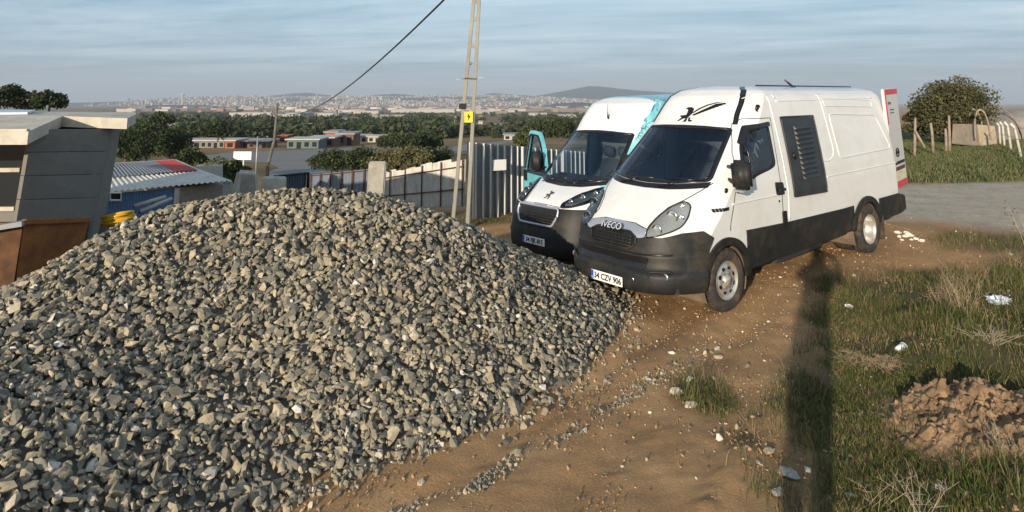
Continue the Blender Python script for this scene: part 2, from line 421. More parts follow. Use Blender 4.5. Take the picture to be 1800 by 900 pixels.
STONE = stone_mat('crushed_stone', [(0, (.09, .09, .08)), (.18, (.155, .15, .13)), (.34, (.26, .235, .17)), (.5, (.36, .305, .205)), (.66, (.40, .345, .245)), (.8, (.17, .165, .145)), (.93, (.54, .445, .30)), (.985, (.58, .53, .45)), (1, (.70, .67, .60))])

RIDGE = [(-120, 660, 4.6), (0, 552, 5.2), (75, 492, 5.6), (150, 436, 6.0), (230, 382, 6.5), (330, 346, 6.9), (400, 335, 7.1), (480, 324, 7.2), (560, 319, 7.3), (640, 326, 7.4), (720, 350, 7.6), (800, 376, 7.9), (900, 424, 8.3), (975, 455, 8.7), (1030, 480, 9.0)]
RID = [at(*p) for p in RIDGE]
FOOT = [tuple(G(*p))[:2] for p in [(488, 899), (560, 862), (640, 832), (720, 800), (800, 772), (880, 742), (950, 702), (1010, 665), (1062, 620), (1085, 580), (1108, 545), (1112, 520)]]
FOOT += [(1.62, 9.1), (1.35, 9.7), (.6, 10.1), (-.6, 10.2), (-2.0, 9.9), (-3.6, 9.6), (-5.0, 9.0), (-6.3, 7.6), (-6.8, 5.6), (-6.2, 3.6), (-4.8, 2.4), (-3.4, 2.0), (-2.6, 2.6), (-2.1, 3.2)]
def pile_h(x, y):
    g = terrain(x, y, False)
    sd_ = sdist(x, y, FOOT)-.06+.10*fbm(x, y, .5, 3, 90)
    best = np.full(x.shape, 1e9); sw_ = 0; sz_ = 0
    for i in range(len(RID)-1):
        a, b = RID[i], RID[i+1]; ex, ey = b.x-a.x, b.y-a.y; t = np.clip(((x-a.x)*ex+(y-a.y)*ey)/(ex*ex+ey*ey), 0, 1)
        d = np.hypot(x-a.x-t*ex, y-a.y-t*ey); best = np.minimum(best, d)
        for q in (.25, .75):
            d2 = (x-a.x-q*ex)**2+(y-a.y-q*ey)**2; w_ = 1/(d2+.08)**2; sw_ = sw_+w_; sz_ = sz_+w_*(a.z+(b.z-a.z)*q)
    zr = sz_/sw_
    df = np.maximum(sd_, 0); h = (zr-g)*df/(df+np.sqrt(best**2+.05)-.1+1e-6)
    h = np.minimum(h, df*.95)
    return g+np.where(sd_ > 0, h, -.15)+.03*fbm(x, y, .9, 3, 91), sd_
def build_pile():
    rng = np.random.default_rng(5)
    xs = np.arange(-7.2, 2.2, .05); ys = np.arange(1.6, 10.6, .05); X, Y = np.meshgrid(xs, ys); Z, S_ = pile_h(X, Y)
    nx, ny = len(xs), len(ys); idx = np.arange(nx*ny).reshape(ny, nx); F = np.stack([idx[:-1, :-1], idx[:-1, 1:], idx[1:, 1:], idx[1:, :-1]], -1).reshape(-1, 4)
    V = np.stack([X, Y, Z-.06], -1).reshape(-1, 3); keep = (S_.reshape(-1)[F] > -.02).all(1)
    n = 84000; x = rng.uniform(-7, 2.1, n); y = rng.uniform(1.8, 10.4, n); z, s_ = pile_h(x, y)
    # the far side that shows from nowhere near gets fewer stones
    ok = (s_ > -.03+.0*x); ok &= (rng.random(n) < np.where((y > 8.6) | (x < -6.2), .45, 1)); x, y, z, s_ = x[ok], y[ok], z[ok], s_[ok]; n = len(x)
    e = .08; zx = (pile_h(x+e, y)[0]-pile_h(x-e, y)[0])/(2*e); zy = (pile_h(x, y+e)[0]-pile_h(x, y-e)[0])/(2*e)
    nr = np.stack([-zx, -zy, np.ones(n)], -1); nr /= np.linalg.norm(nr, axis=1, keepdims=True)
    sz = np.exp(rng.normal(0, .27, n)); sz = np.clip(sz, .55, 1.9)*np.where(rng.random(n) < .30, .55, 1.12)*np.where(s_ < .5, .95, 1)
    scl = .93*np.stack([.038*sz*rng.uniform(.9, 1.35, n), .028*sz*rng.uniform(.8, 1.2, n), .0185*sz*rng.uniform(.8, 1.4, n)], -1)
    pos = np.stack([x, y, z], -1)+nr*(rng.uniform(-.03, .03, n)+.008)[:, None]
    o = scatter('gravel_pile', pos, scl, rotmats(n, rng, .5, nr), STONE, 3)
    tag(o, 'large grey and tan heap of crushed stone in front of the two vans', 'gravel pile', kind='stuff')
    CORE = stone_mat('stone_fines', [(0, (.17, .155, .13)), (1, (.20, .18, .15))])
    npmesh('stone_core', V, F[keep], CORE, o, True)
    print('pile stones', n)
build_pile()

# ------------------------------------------------------------------ vans
def ip(tab):
    a = np.array(tab, float); return lambda h: np.interp(h, a[:, 0], a[:, 1])
class Van:
    p = 4.0
    def S(v, t, h): return v.s0(h)+v.c(h)*np.abs(np.clip(np.asarray(t, float)/v.w(h), -1, 1))**v.p
    def T(v, s, h):
        q = np.clip((np.asarray(s, float)-v.s0(h))/v.c(h), 0, 1)**(1/v.p); return v.w(h)*q
    def fs(v, off=.004):       # map (t,h) on the front
        return lambda t, h: (t, float(v.S(t, h))-off, h+off*.35)
    def sd(v, off=.004, sg=1):  # map (s,h) on a side
        return lambda s, h: (sg*(float(v.T(s, h))+off), s, h)
def rnd(poly, r, n=4):
    out = []; m = len(poly)
    for i in range(m):
        p0, p1, p2 = (Vector(poly[(i+k-1) % m]) for k in range(3)); a = p0-p1; b = p2-p1
        d = min(r, a.length*.45, b.length*.45); A = p1+a.normalized()*d; B = p1+b.normalized()*d
        for k in range(n+1):
            t = k/n; q = A*(1-t)**2+p1*2*t*(1-t)+B*t*t; out.append((q.x, q.y))
    return out
def patch(name, polys, fmap, mat, parent, step=.06, thick=.012, smooth=False, nodir=None):
    """outline cut in (u,v), gridded, laid on a surface map and given a rim"""
    if isinstance(polys[0][0], (int, float)): polys = [polys]
    bm = bmesh.new()
    for poly in polys:
        ar = sum(poly[i][0]*poly[(i+1) % len(poly)][1]-poly[(i+1) % len(poly)][0]*poly[i][1] for i in range(len(poly)))
        vs = [bm.verts.new((p[0], p[1], 0)) for p in (poly if ar > 0 else poly[::-1])]
        f = bm.faces.new(vs); f.normal_update()
    us = [v.co.x for v in bm.verts]; ws = [v.co.y for v in bm.verts]
    bmesh.ops.triangulate(bm, faces=bm.faces)
    for ax, lo, hi in ((0, min(us), max(us)), (1, min(ws), max(ws))):
        k = lo+step
        while k < hi-1e-4:
            co = [0, 0, 0]; no = [0, 0, 0]; co[ax] = k; no[ax] = 1
            bmesh.ops.bisect_plane(bm, geom=bm.verts[:]+bm.edges[:]+bm.faces[:], plane_co=co, plane_no=no, dist=1e-5); k += step
    be = [e for e in bm.edges if e.is_boundary]
    for e in be: e.smooth = False
    r = bmesh.ops.extrude_edge_only(bm, edges=be); low = set(v for v in r['geom'] if isinstance(v, bmesh.types.BMVert))
    for v in bm.verts:
        q = fmap(v.co.x, v.co.y); 
        if v in low: q = fmap.low(v.co.x, v.co.y)
        v.co = q
    bmesh.ops.recalc_face_normals(bm, faces=bm.faces)
    me = bpy.data.meshes.new(name); bm.to_mesh(me); bm.free()
    for p in me.polygons: p.use_smooth = smooth
    me.materials.append(mat); o = bpy.data.objects.new(name, me); COL.objects.link(o); o.parent = parent; return o
class Fm:
    def __init__(s, van, kind, off, thick=.012, sg=1):
        s.a = van.fs(off) if kind == 'F' else van.sd(off, sg); s.b = van.fs(off-thick) if kind == 'F' else van.sd(off-thick, sg)
    def __call__(s, u, v): return s.a(u, v)
    def low(s, u, v): return s.b(u, v)
def dens(pts, step=.05, closed=False):
    out = []; m = len(pts)
    for i in range(m if closed else m-1):
        a = Vector(pts[i]); b = Vector(pts[(i+1) % m]); n = max(1, int((b-a).length/step))
        out += [tuple(a.lerp(b, k/n)) for k in range(n)]
    if not closed: out.append(tuple(pts[-1]))
    return out
def seam(name, lines, fm, r, mat, parent, closed=False):
    for ln in lines: o = MB().tube([fm(*p) for p in dens(ln, .05, closed)], r, 6, closed).build(name, mat, parent, True)
    return o
def pin(pt, poly):
    return bool(in_poly(np.array([pt[0]]), np.array([pt[1]]), poly)[0])

def van_body(v, root, mat, front_holes, side_holes, wheels, arch_r, name='body'):
    hs = np.unique(np.round(np.concatenate((np.arange(v.bot, 2.30, .02), np.arange(2.30, v.H-.1, .02), v.H-.1+.1*np.sin(np.linspace(0, math.pi/2, 12)))), 4))
    q = np.linspace(0, 1, 46); tq = 1-(1-q)**1.8
    ns = 250; rr = .08; rings = []
    for h in hs:
        w_, s0, c = float(v.w(h)), float(v.s0(h)), float(v.c(h)); half = [(t*w_, s0+c*t**v.p) for t in tq]
        ss_ = np.linspace(s0+c, v.L-rr, ns)[1:]; half += [(w_, s) for s in ss_]
        rw = min(rr, w_*.9); half += [(w_-rw+rw*math.cos(a), v.L-rr+rr*math.sin(a)) for a in np.linspace(.3, math.pi/2, 5)]
        half += [(x, v.L) for x in np.linspace(w_-rw, 0, 6)[1:]]
        ring = half+[(-a, b) for a, b in half[-2:0:-1]]; rings.append([(a, b, h) for a, b in ring])
    V = np.array(rings); nh, nr = V.shape[:2]; V = V.reshape(-1, 3); idx = np.arange(nh*nr).reshape(nh, nr); i2 = np.roll(idx, -1, 1)
    F = np.stack([idx[:-1], i2[:-1], i2[1:], idx[1:]], -1).reshape(-1, 4)
    cen = V[F].mean(1); keep = np.ones(len(F), bool)
    frontal = cen[:, 1] < v.s0(cen[:, 2])+v.c(cen[:, 2])*.93
    for poly in front_holes: keep &= ~(frontal & in_poly(cen[:, 0], cen[:, 2], poly) & (poly_dist(cen[:, 0], cen[:, 2], poly) > .022))
    for poly, sg in side_holes: keep &= ~((cen[:, 0]*sg > .62) & (np.abs(cen[:, 0]) > v.T(cen[:, 1], cen[:, 2])-.05) & in_poly(cen[:, 1], cen[:, 2], poly) & (poly_dist(cen[:, 1], cen[:, 2], poly) > .022))
    for s in wheels: keep &= ~((np.abs(cen[:, 0]) > .72) & (np.hypot(cen[:, 1]-s, cen[:, 2]-.36) < arch_r))
    F = F[keep]
    cap = idx[-1]
    o = npmesh(name, V, [F], mat, root, True)
    bm = bmesh.new(); bm.from_mesh(o.data); bm.verts.ensure_lookup_table()
    hv = [bm.verts[i] for i in cap]
    for k in range(1, nr//2): 
        try:
            a, b, c, d = hv[k-1], hv[k], hv[(-k) % nr], hv[(-k+1) % nr]
            vs = list(dict.fromkeys([a, b, c, d])); 
            if len(vs) >= 3: bm.faces.new(vs)
        except ValueError: pass
    bmesh.ops.delete(bm, geom=[x for x in bm.verts if not x.link_faces], context='VERTS')
    bmesh.ops.recalc_face_normals(bm, faces=bm.faces); bm.to_mesh(o.data); bm.free()
    for p in o.data.polygons: p.use_smooth = True
    return o
def wheel(root, x, s, sg, rad=.36, wid=.22, dual=False, steer=0):
    e = empty('wheel', (x*sg, s, rad)); e.parent = root; e.rotation_euler = (0, 0, 0 if sg > 0 else math.pi)
    if steer: e.rotation_euler = (0, 0, e.rotation_euler[2]+steer)
    h = wid/2; r = rad
    m = MB(); m.lathe([(-h*.8, r*.60), (-h*.98, r*.75), (-h, r*.88), (-h*.85, r*.965), (-h*.55, r), (h*.55, r), (h*.85, r*.965), (h, r*.90), (h*1.02, r*.8), (h*.97, r*.70), (h*.86, r*.615), (h*.78, r*.60)], 48)
    for k in range(60):   # tread blocks on the shoulder
        a = 2*math.pi*k/60; 
        for z0 in (-.62, .18): 
            c, s_ = math.cos(a), math.sin(a); u = Vector((0, c, s_)); t_ = Vector((0, -s_, c)); p = u*(r+.002)
            V = [Vector((x_*h, 0, 0))+p+t_*y_*.011+u*z_ for z_ in (-.01, .006) for x_, y_ in ((z0, -1), (z0+.44, -1), (z0+.44, 1), (z0, 1))]
            m.hexa(V)
    if dual: m.lathe([(-h-.30, r*.6), (-h-.30, r*.88), (-h-.26, r), (-h-.08, r), (-h-.04, r*.88), (-h-.04, r*.6)], 40)
    m.build('tyre', RUBBER, e, True)
    m = MB(); d = -.10 if dual else .02
    prof = [(h*.80, r*.62), (h*.90, r*.615), (h*.86, r*.585), (h*.45, r*.56)]
    prof += [(h*.3+d, r*.50), (h*.55+d, r*.42), (h*.62+d, r*.33), (h*.45+d, r*.25)] if not dual else [(-.02, r*.54), (-.07, r*.47), (-.085, r*.36), (-.08, r*.26)]
    hx = prof[-1][0]; prof += [(hx+.012, r*.22), (hx+.03, r*.17), (hx+.045, r*.15), (hx+.05, 0.001)]
    m.lathe(prof, 40)
    rim = m.build('rim', STEEL, e, True)
    m = MB(); k_ = 8
    xs_ = (h*.58+d if not dual else -.078)+.004
    for k in range(k_):
        a = 2*math.pi*(k+.5)/k_; c, s_ = math.cos(a), math.sin(a); u = Vector((0, c, s_)); t_ = Vector((0, -s_, c)); ce = u*r*.40; V = []
        for z_ in (-.006, .002):
            for j in range(10):
                b = 2*math.pi*j/10; V.append(ce+u*math.cos(b)*r*.05+t_*math.sin(b)*r*.075+Vector((xs_+z_-math.cos(b)*.004, 0, 0)))
        m.add(V, [tuple(range(10))[::-1], tuple(range(10, 20))]+[(j, (j+1) % 10, (j+1) % 10+10, j+10) for j in range(10)])
    m.build('vent_hole', BLACK, rim)
    for k in range(6):
        m = MB(); a = 2*math.pi*k/6; m.lathe([(0, .001), (0, .014), (.022, .013), (.024, .001)], 6, 'X', (hx+.006, math.cos(a)*r*.255, math.sin(a)*r*.255))
        m.build('wheel_nut', pmat('nut_metal', (.28, .26, .24), .5, .7) if 'nut_metal' not in MATS else MATS['nut_metal'], rim)
    return e
def arch_ring(v, s, r0, r1, h0=.36, a0=-12, a1=192):
    out = [(s+r1*math.cos(R(a)), h0+r1*math.sin(R(a))) for a in np.linspace(a0, a1, 26)]
    inn = [(s+r0*math.cos(R(a)), h0+r0*math.sin(R(a))) for a in np.linspace(a1, a0, 26)]
    return out+inn
def inner_arch(root, v, s, r=.43):
    for sg in (1, -1):
        m = MB(); A_ = [(s+r*math.cos(a), .36+r*math.sin(a)) for a in np.linspace(-.45, math.pi+.45, 20)]
        V = [(sg*.42, y, z) for y, z in A_]+[(sg*.965, y, z) for y, z in A_]; m.add(V, [(i, i+1, i+21, i+20) for i in range(19)]); m.add([(sg*.42, y, z) for y, z in A_], [tuple(range(20))]); m.build('wheel_housing', DUSTP, root)
def interior(root, v, wheel_side):
    m = MB(); dz = 1.12
    m.hexa([(-.82, 1.0, dz-.2), (.82, 1.0, dz-.2), (.82, 1.45, dz-.25), (-.82, 1.45, dz-.25), (-.78, .98, dz+.18), (.78, .98, dz+.18), (.80, 1.38, dz+.22), (-.80, 1.38, dz+.22)])
    m.box((-.30, 1.30, dz-.5), (.12, 1.5, dz+.15)); m.build('dashboard', DARKIN, root, False, .03)
    MB().box((-.85, .95, .42), (.85, v.L-.2, .5)).build('cabin_floor', DARKIN, root)
    MB().box((-.87, 2.62, .5), (.87, 2.66, 2.25)).build('bulkhead', pmat('bulkhead_grey', (.16, .17, .18), .7) if 'bulkhead_grey' not in MATS else MATS['bulkhead_grey'], root)
    for x0, x1 in ((.18, .66), (-.72, .0)):
        m = MB(); m.box((x0, 1.85, .72), (x1, 2.32, .90)); m.hexa([(x0, 2.22, .85), (x1, 2.22, .85), (x1, 2.36, .85), (x0, 2.36, .85), (x0+.03, 2.38, 1.52), (x1-.03, 2.38, 1.52), (x1-.03, 2.48, 1.5), (x0+.03, 2.48, 1.5)])
        for hx in ([(x0+x1)/2] if x1-x0 < .6 else [x0+.18, x1-.18]): m.box((hx-.13, 2.40, 1.54), (hx+.13, 2.49, 1.75))
        m.box((x0+.05, 1.9, .5), (x1-.05, 2.25, .72)); m.build('seat', SEATM, root, True, .04)
    m = MB(); c = Vector((.42, 1.52, 1.34)); ax = Vector((0, -.55, .84)).normalized(); u = Vector((1, 0, 0)); w_ = ax.cross(u)
    m.tube([c+(u*math.cos(a)+w_*math.sin(a))*.20 for a in np.linspace(0, 2*math.pi, 25)[:-1]], .016, 8, True)
    for a in (0, math.pi, -math.pi/2): m.tube([c+(u*math.cos(a)+w_*math.sin(a))*.2, c-ax*.05], .016, 6)
    m.tube([c-ax*.03, c-ax*.25], .05, 8); m.build('steering_wheel', BLACK, root, True)
def plate(root, txt, t, s, h, tilt=0, wid=.52):
    e = empty('number_plate', (t, s, h), (tilt, 0, 0)); e.parent = root
    MB().box((-wid/2, -.004, -.056), (wid/2, .008, .056)).build('plate_panel', PLATEW, e, False, .004)
    MB().box((-wid/2-.008, .002, -.064), (wid/2+.008, .014, .064)).build('plate_frame', BLACK, e, False, .003)
    MB().box((-wid/2+.004, -.0065, -.052), (-wid/2+.045, -.0042, .052)).build('plate_band', PLATEB, e)
    text_mesh(txt, .098, BLACK, 'plate_lettering', e, (.022, -.008, -.002), (math.pi/2, 0, 0), .001, .0022, .92)
    text_mesh('TR', .026, PLATEW, 'plate_lettering', e, (-wid/2+.025, -.009, -.03), (math.pi/2, 0, 0), .0008, 0, .9)
def wiper(root, v, t0, t1, h0, h1):
    m = MB(); f = v.fs(.035); g = v.fs(.018)
    m.tube([g(t0, h0-.03), f(t0+(t1-t0)*.5, h0+(h1-h0)*.55)], .009, 6); m.tube([f(t0+(t1-t0)*.05, h1), f(t1, h0+(h1-h0)*1.0)], .007, 6)
    m.build('wiper', BLACK, root, True)

def make_daily():
    v = Van(); v.L = 5.95; v.H = 2.645; v.bot = .42
    v.w = ip([(.22, .93), (.45, .985), (.8, 1.0), (1.2, 1.0), (1.4, .985), (1.7, .95), (2.1, .895), (2.40, .85), (2.50, .81), (2.58, .72), (2.63, .5), (2.645, .10)])
    v.s0 = ip([(.22, .10), (.33, .0), (.55, 0), (.62, .04), (.75, .05), (.93, .10), (.98, .15), (1.03, .21), (1.10, .30), (1.25, .50), (1.40, .72), (2.08, 1.60), (2.3, 1.82), (2.5, 2.03), (2.59, 2.2), (2.645, 2.5)])
    v.c = ip([(.22, .5), (.9, .6), (1.1, .6), (1.4, .5), (2.1, .4), (2.65, .3)])
    root = empty('cargo_van', (1.2234, 8.2711, 0), (.0442, 0, -.9137), 'large white panel van with a black louvred side panel and an eagle decal', 'van')
    ws = rnd([(-.80, 1.49), (-.40, 1.455), (0, 1.44), (.40, 1.455), (.80, 1.49), (.70, 2.09), (.35, 2.115), (0, 2.12), (-.35, 2.115), (-.70, 2.09)], .05)
    sw = rnd([(1.36, 1.45), (1.63, 1.88), (1.86, 2.09), (2.27, 2.13), (2.26, 1.58), (2.10, 1.54), (1.80, 1.50), (1.55, 1.43)], .07)
    FW, RW = .975, 4.70
    van_body(v, root, WHITE, [ws], [(sw, 1), (sw, -1)], [FW, RW], .445)
    inner_arch(root, v, FW); inner_arch(root, v, RW)
    MB().box((-.86, .2, .33), (.86, 5.8, .40)).build('underbody', DARKIN, root)
    patch('windscreen', ws, Fm(v, 'F', .004), GLASS, root, .08, smooth=True)
    def ring2(poly, d): # border band
        cx = sum(p[0] for p in poly)/len(poly); cz = sum(p[1] for p in poly)/len(poly)
        inn = [(p[0]+(cx-p[0])*d/max(.05, math.hypot(cx-p[0], cz-p[1])), p[1]+(cz-p[1])*d/max(.05, math.hypot(cx-p[0], cz-p[1]))) for p in poly]
        return inn
    def band(name, poly, d, fm, par, mat=BLACK):
        a = poly; b = ring2(poly, d); m = MB(); n = len(a)
        V = [fm(*p) for p in a]+[fm(*p) for p in b]; V2 = [fm.low(*p) for p in a]; V3 = [fm.low(*p) for p in b]
        m.add(V+V2+V3, [(i, (i+1) % n, n+(i+1) % n, n+i) for i in range(n)]+[(i, (i+1) % n, 2*n+(i+1) % n, 2*n+i) for i in range(n)]+[(n+i, n+(i+1) % n, 3*n+(i+1) % n, 3*n+i) for i in range(n)])
        return m.build(name, mat, par, True)
    dn = lambda p: dens(p, .05, True)
    band('windscreen_seal', dn(ws), .05, Fm(v, 'F', .009, .03), root)
    for sg in (1, -1):
        g = patch('side_window', sw, Fm(v, 'S', .003, .01, sg), GLASS, root, .08)
        band('window_seal', dn(sw), .045, Fm(v, 'S', .010, .03, sg), g)
    seam('window_divider', [[(1.66, 1.50), (1.69, 1.93)]], Fm(v, 'S', .004), .012, BLACK, root)
    patch('rain_visor', rnd([(1.63, 1.91), (1.85, 2.12), (2.28, 2.155), (2.28, 2.10), (1.87, 2.07), (1.67, 1.88)], .02), Fm(v, 'S', .028, .02), BLACK, root)
    # lower black trim, bumper
    for sg in (1, -1):
        patch('side_trim', [(1.50, .42), (5.93, .43), (5.93, .76), (4.9, .775), (3.9, .78), (2.3, .83), (1.45, .88)] if 0 else [(1.42, .40), (4.26, .42), (4.26, .775), (3.9, .78), (2.3, .83), (1.42, .875)], Fm(v, 'S', .018, .03, sg), PLASTIC, root, .3)
        patch('side_trim', [(5.14, .42), (5.88, .42), (5.88, .755), (5.14, .765)], Fm(v, 'S', .018, .03, sg), PLASTIC, root, .3)
        patch('wheel_arch', arch_ring(v, FW, .41, .50, .36, -5, 178), Fm(v, 'S', .03, .05, sg), PLASTIC, root, .08)
        patch('wheel_arch', arch_ring(v, RW, .41, .50, .36, 5, 175), Fm(v, 'S', .03, .05, sg), PLASTIC, root, .08)
    def bumper(hs, off, t1=1.0):
        # strip round the nose: rows of heights, offset outward
        m = MB(); ts = np.concatenate((-1+ (1-np.linspace(1, 0, 26))**1.7*1, ))
        ts = np.concatenate((-(1-(np.linspace(0, 1, 24))**2), (1-(np.linspace(1, 0, 24))**2)[1:])); rows = []
        for h, o in zip(hs, off):
            row = []
            wv = float(v.w(h)); s0 = float(v.s0(h)); c = float(v.c(h))
            for t in ts:
                row.append((t*(wv+o), s0+c*abs(t)**v.p-o*(1-abs(t)**6), h))
            e = FW-.47
            row = [(-(wv+o), e+.0, h)]*0+row; rows.append(row)
        n = len(rows[0]); b = sum(rows, []); m.add(b, [(i*n+j, i*n+j+1, (i+1)*n+j+1, (i+1)*n+j) for i in range(len(rows)-1) for j in range(n-1)]); return m
    bh = [.30, .315, .35, .42, .50, .545, .555, .60, .66, .70, .735, .745, .80, .86, .93]; bo = [-.05, .03, .055, .06, .058, .05, .02, .018, .018, .02, .02, .012, .012, .012, .010]
    m = bumper(bh, bo); m.build('bumper', PLASTIC, root, True)
    # fender-side piece of bumper back to the arch
    for sg in (1, -1):
        patch('bumper_corner', [(.34, .31), (.52, .31), (.56, .60), (.63, .78), (.72, .90), (.62, .985), (.40, .975), (.22, .93), (.30, .6)], Fm(v, 'S', .022, .03, sg), PLASTIC, root, .06, smooth=True)
    # grille
    patch('grille_panel', rnd([(-.50, .99), (-.25, 1.035), (0, 1.045), (.25, 1.035), (.50, .99), (.47, .915), (.38, .90), (.26, .955), (0, .965), (-.26, .955), (-.38, .90), (-.47, .915)], .015), Fm(v, 'F', .016, .03), SILVER, root, .05, smooth=True)
    gp_ = rnd([(-.38, .90), (-.27, .955), (.27, .955), (.38, .90), (.36, .80), (.27, .765), (-.27, .765), (-.36, .80)], .03)
    gr = patch('grille', gp_, Fm(v, 'F', .018, .03), BLACK, root, .05)
    seam('grille_slats', [[(-.32, z), (.32, z)] for z in (.80, .835, .87, .905)], Fm(v, 'F', .026), .009, PLASTIC, gr)
    seam('grille_slats', [[(x, .79), (x, .93)] for x in np.arange(-.30, .31, .06)], Fm(v, 'F', .020), .004, PLASTIC, gr)
    seam('grille_frame', [gp_], Fm(v, 'F', .024), .014, PLASTIC, gr, True)
    text_mesh('IVECO', .118, BLACK, 'badge_backing', root, (.003, .070, .999), (math.pi/2-.62, 0, 0), .002, .006, .98)  # black backing letters that give the badge a dark edge
    text_mesh('IVECO', .118, pmat('badge_white', (.72, .74, .76), .25, .4), 'maker_badge', root, (.0, .062, 1.003), (math.pi/2-.62, 0, 0), .003, .0, .98)
    # headlamps
    for sg in (1, -1):
        hp = rnd([(.50, .915), (.47, 1.02), (.51, 1.14), (.58, 1.235), (.68, 1.29), (.765, 1.25), (.80, 1.12), (.79, 1.03), (.73, .985), (.62, .94)], .04)
        hp = [(sg*a, b) for a, b in hp]
        hl = patch('headlight', hp, Fm(v, 'F', .012, .03), LENSW, root, .05, smooth=True)
        for (a, b, r_) in ((.585, 1.00, .066), (.655, 1.13, .078), (.745, 1.12, .036), (.69, 1.235, .03)):
            p = Vector(v.fs(.022)(sg*a, b)); MB().lathe([(.012, r_), (-.010, r_*.96), (.02, r_*.80), (.035, r_*.3), (.03, .001)], 20, 'Y', p).build('reflector', CHROME, hl, True)
        patch('lamp_bezel', [(sg*.70, 1.24), (sg*.78, 1.2), (sg*.79, 1.06), (sg*.74, 1.1)], Fm(v, 'F', .018, .01), SILVER, hl)
        patch('lens', hp, Fm(v, 'F', .040, .03), LENS, hl, .05, smooth=True)
        seam('lamp_seal', [hp], Fm(v, 'F', .020), .008, BLACK, hl, True)
        fp = rnd([(sg*.60, .44), (sg*.60, .545), (sg*.80, .56), (sg*.84, .45)], .03)
        seam('fog_lamp_surround', [fp], Fm(v, 'F', .066), .012, PLASTIC, root, True)
        fg = patch('fog_lamp', fp, Fm(v, 'F', .060, .02), BLACK, root, .05)
        p = v.fs(.066)(sg*.76, .50); MB().lathe([(.0, .001), (-.012, .03), (.0, .036)], 16, 'Y', p).build('fog_lamp_lens', LENSW, fg, True)
    seam('bumper_step', [[(-.78, .735), (-.4, .73), (.4, .73), (.78, .735)]], Fm(v, 'F', .022), .010, BLACK, root)
    patch('air_intake', rnd([(-.52, .57), (.52, .57), (.56, .70), (-.56, .70)], .03), Fm(v, 'F', .032, .02), BLACK, root)
    patch('bonnet_edge', [(-.50, .992), (.50, .992), (.50, 1.0), (-.5, 1.0)], Fm(v, 'F', .008, .01), BLACK, root) if 0 else None
    seam('bonnet_gap', [[(-1.0+.47, .985), (-.25, 1.04), (.25, 1.04), (.53, .985)], [(.50, 1.0), (.47, 1.10), (.54, 1.22), (.66, 1.30), (.76, 1.40), (.82, 1.475)], [(-.50, 1.0), (-.47, 1.10), (-.54, 1.22), (-.66, 1.30), (-.76, 1.40), (-.82, 1.475)]], Fm(v, 'F', .001), .006, BLACK, root)
    patch('cowl_grille', [(-.80, 1.425), (-.4, 1.395), (0, 1.385), (.4, 1.395), (.80, 1.425), (.80, 1.487), (.4, 1.452), (0, 1.437), (-.4, 1.452), (-.80, 1.487)], Fm(v, 'F', .006, .02), BLACK, root)
    wiper(root, v, -.45, .10, 1.44, 1.49); wiper(root, v, .22, .75, 1.44, 1.50)
    plate(root, '34 CZV 906', 0, -.072, .40, -.05)
    m = MB(); m.lathe([(-.01, .001), (-.012, .016), (.0, .018)], 12, 'Y', (.42, -.055, .47)); m.build('tow_cap', CHROME, root, True)
    # doors, seams
    seam('door_gap', [[(1.25, 1.33), (1.10, 1.0), (1.09, .92)], [(1.47, .83), (1.56, .55), (1.60, .44)], [(2.36, 2.2), (2.33, 1.8), (2.31, 1.4), (2.28, .44)], [(1.25, 1.33), (1.50, 1.80), (1.78, 2.14), (1.9, 2.2), (2.36, 2.2)]], Fm(v, 'S', -.001), .006, BLACK, root)
    for sg in (-1,): seam('door_gap', [[(2.36, 2.2), (2.3, .44)], [(1.1, 1.0), (1.25, 1.33)]], Fm(v, 'S', -.001, sg=-1), .006, BLACK, root)
    seam('side_pressing', [[(2.42, 2.52), (2.46, 1.9), (2.47, 1.2), (2.44, .85)]], Fm(v, 'S', .0), .010, WHITE, root)
    for pp in ([(2.55, 2.52), (3.84, 2.52), (3.90, 1.60), (3.75, 1.50), (3.55, 1.50)], ): seam('side_pressing', [rnd(pp, .08)[0:]], Fm(v, 'S', .0), .011, WHITE, root)
    seam('side_pressing', [rnd([(3.99, 2.20), (5.52, 2.13), (5.82, 1.50), (4.04, 1.50)], .10)], Fm(v, 'S', .0), .012, WHITE, root, True)
    seam('side_pressing', [rnd([(3.92, 2.46), (5.50, 2.40), (5.54, 2.28), (3.93, 2.33)], .05)], Fm(v, 'S', .0), .009, WHITE, root, True)
    seam('side_pressing', [[(3.55, 1.285), (5.93, 1.25)], [(1.16, 1.22), (2.28, 1.20)], [(2.6, 2.42), (5.6, 2.44)]], Fm(v, 'S', -.002), .011, WHITE, root)
    seam('roof_gutter', [[(2.1, 2.46), (2.25, 2.52), (5.9, 2.54)]], Fm(v, 'S', .004), .010, WHITE, root)
    for z, w2 in ((1.33, .0),):
        hd = patch('door_handle', rnd([(2.17, 1.20), (2.17, 1.37), (2.36, 1.35), (2.36, 1.19)], .03), Fm(v, 'S', .012, .02), BLACK, root)
        seam('handle_grip', [[(2.19, 1.27), (2.34, 1.265)]], Fm(v, 'S', .035), .018, PLASTIC, hd)
    m = MB(); m.lathe([(0, .014), (.01, .014), (.011, .001)], 10, 'X', (1.0, 2.22, 1.12)); m.build('lock', BLACK, root, True)
    patch('hinge_cover', rnd([(2.27, .74), (2.27, .98), (2.36, .98), (2.36, .74)], .02), Fm(v, 'S', .02, .03), BLACK, root)
    m = MB(); p = v.sd(.0)(1.13, 1.385); m.lathe([(0, .035), (.012, .035), (.016, .02), (.016, .001)], 16, 'X', p); m.build('side_repeater', BLACK, root, True)
    patch('model_badge', [rnd([(.84+k*.042, 1.165), (.84+k*.042+.034, 1.165), (.84+k*.042+.034, 1.205), (.84+k*.042, 1.205)], .008) for k in range(6)], Fm(v, 'S', .006, .008), BLACK, root)
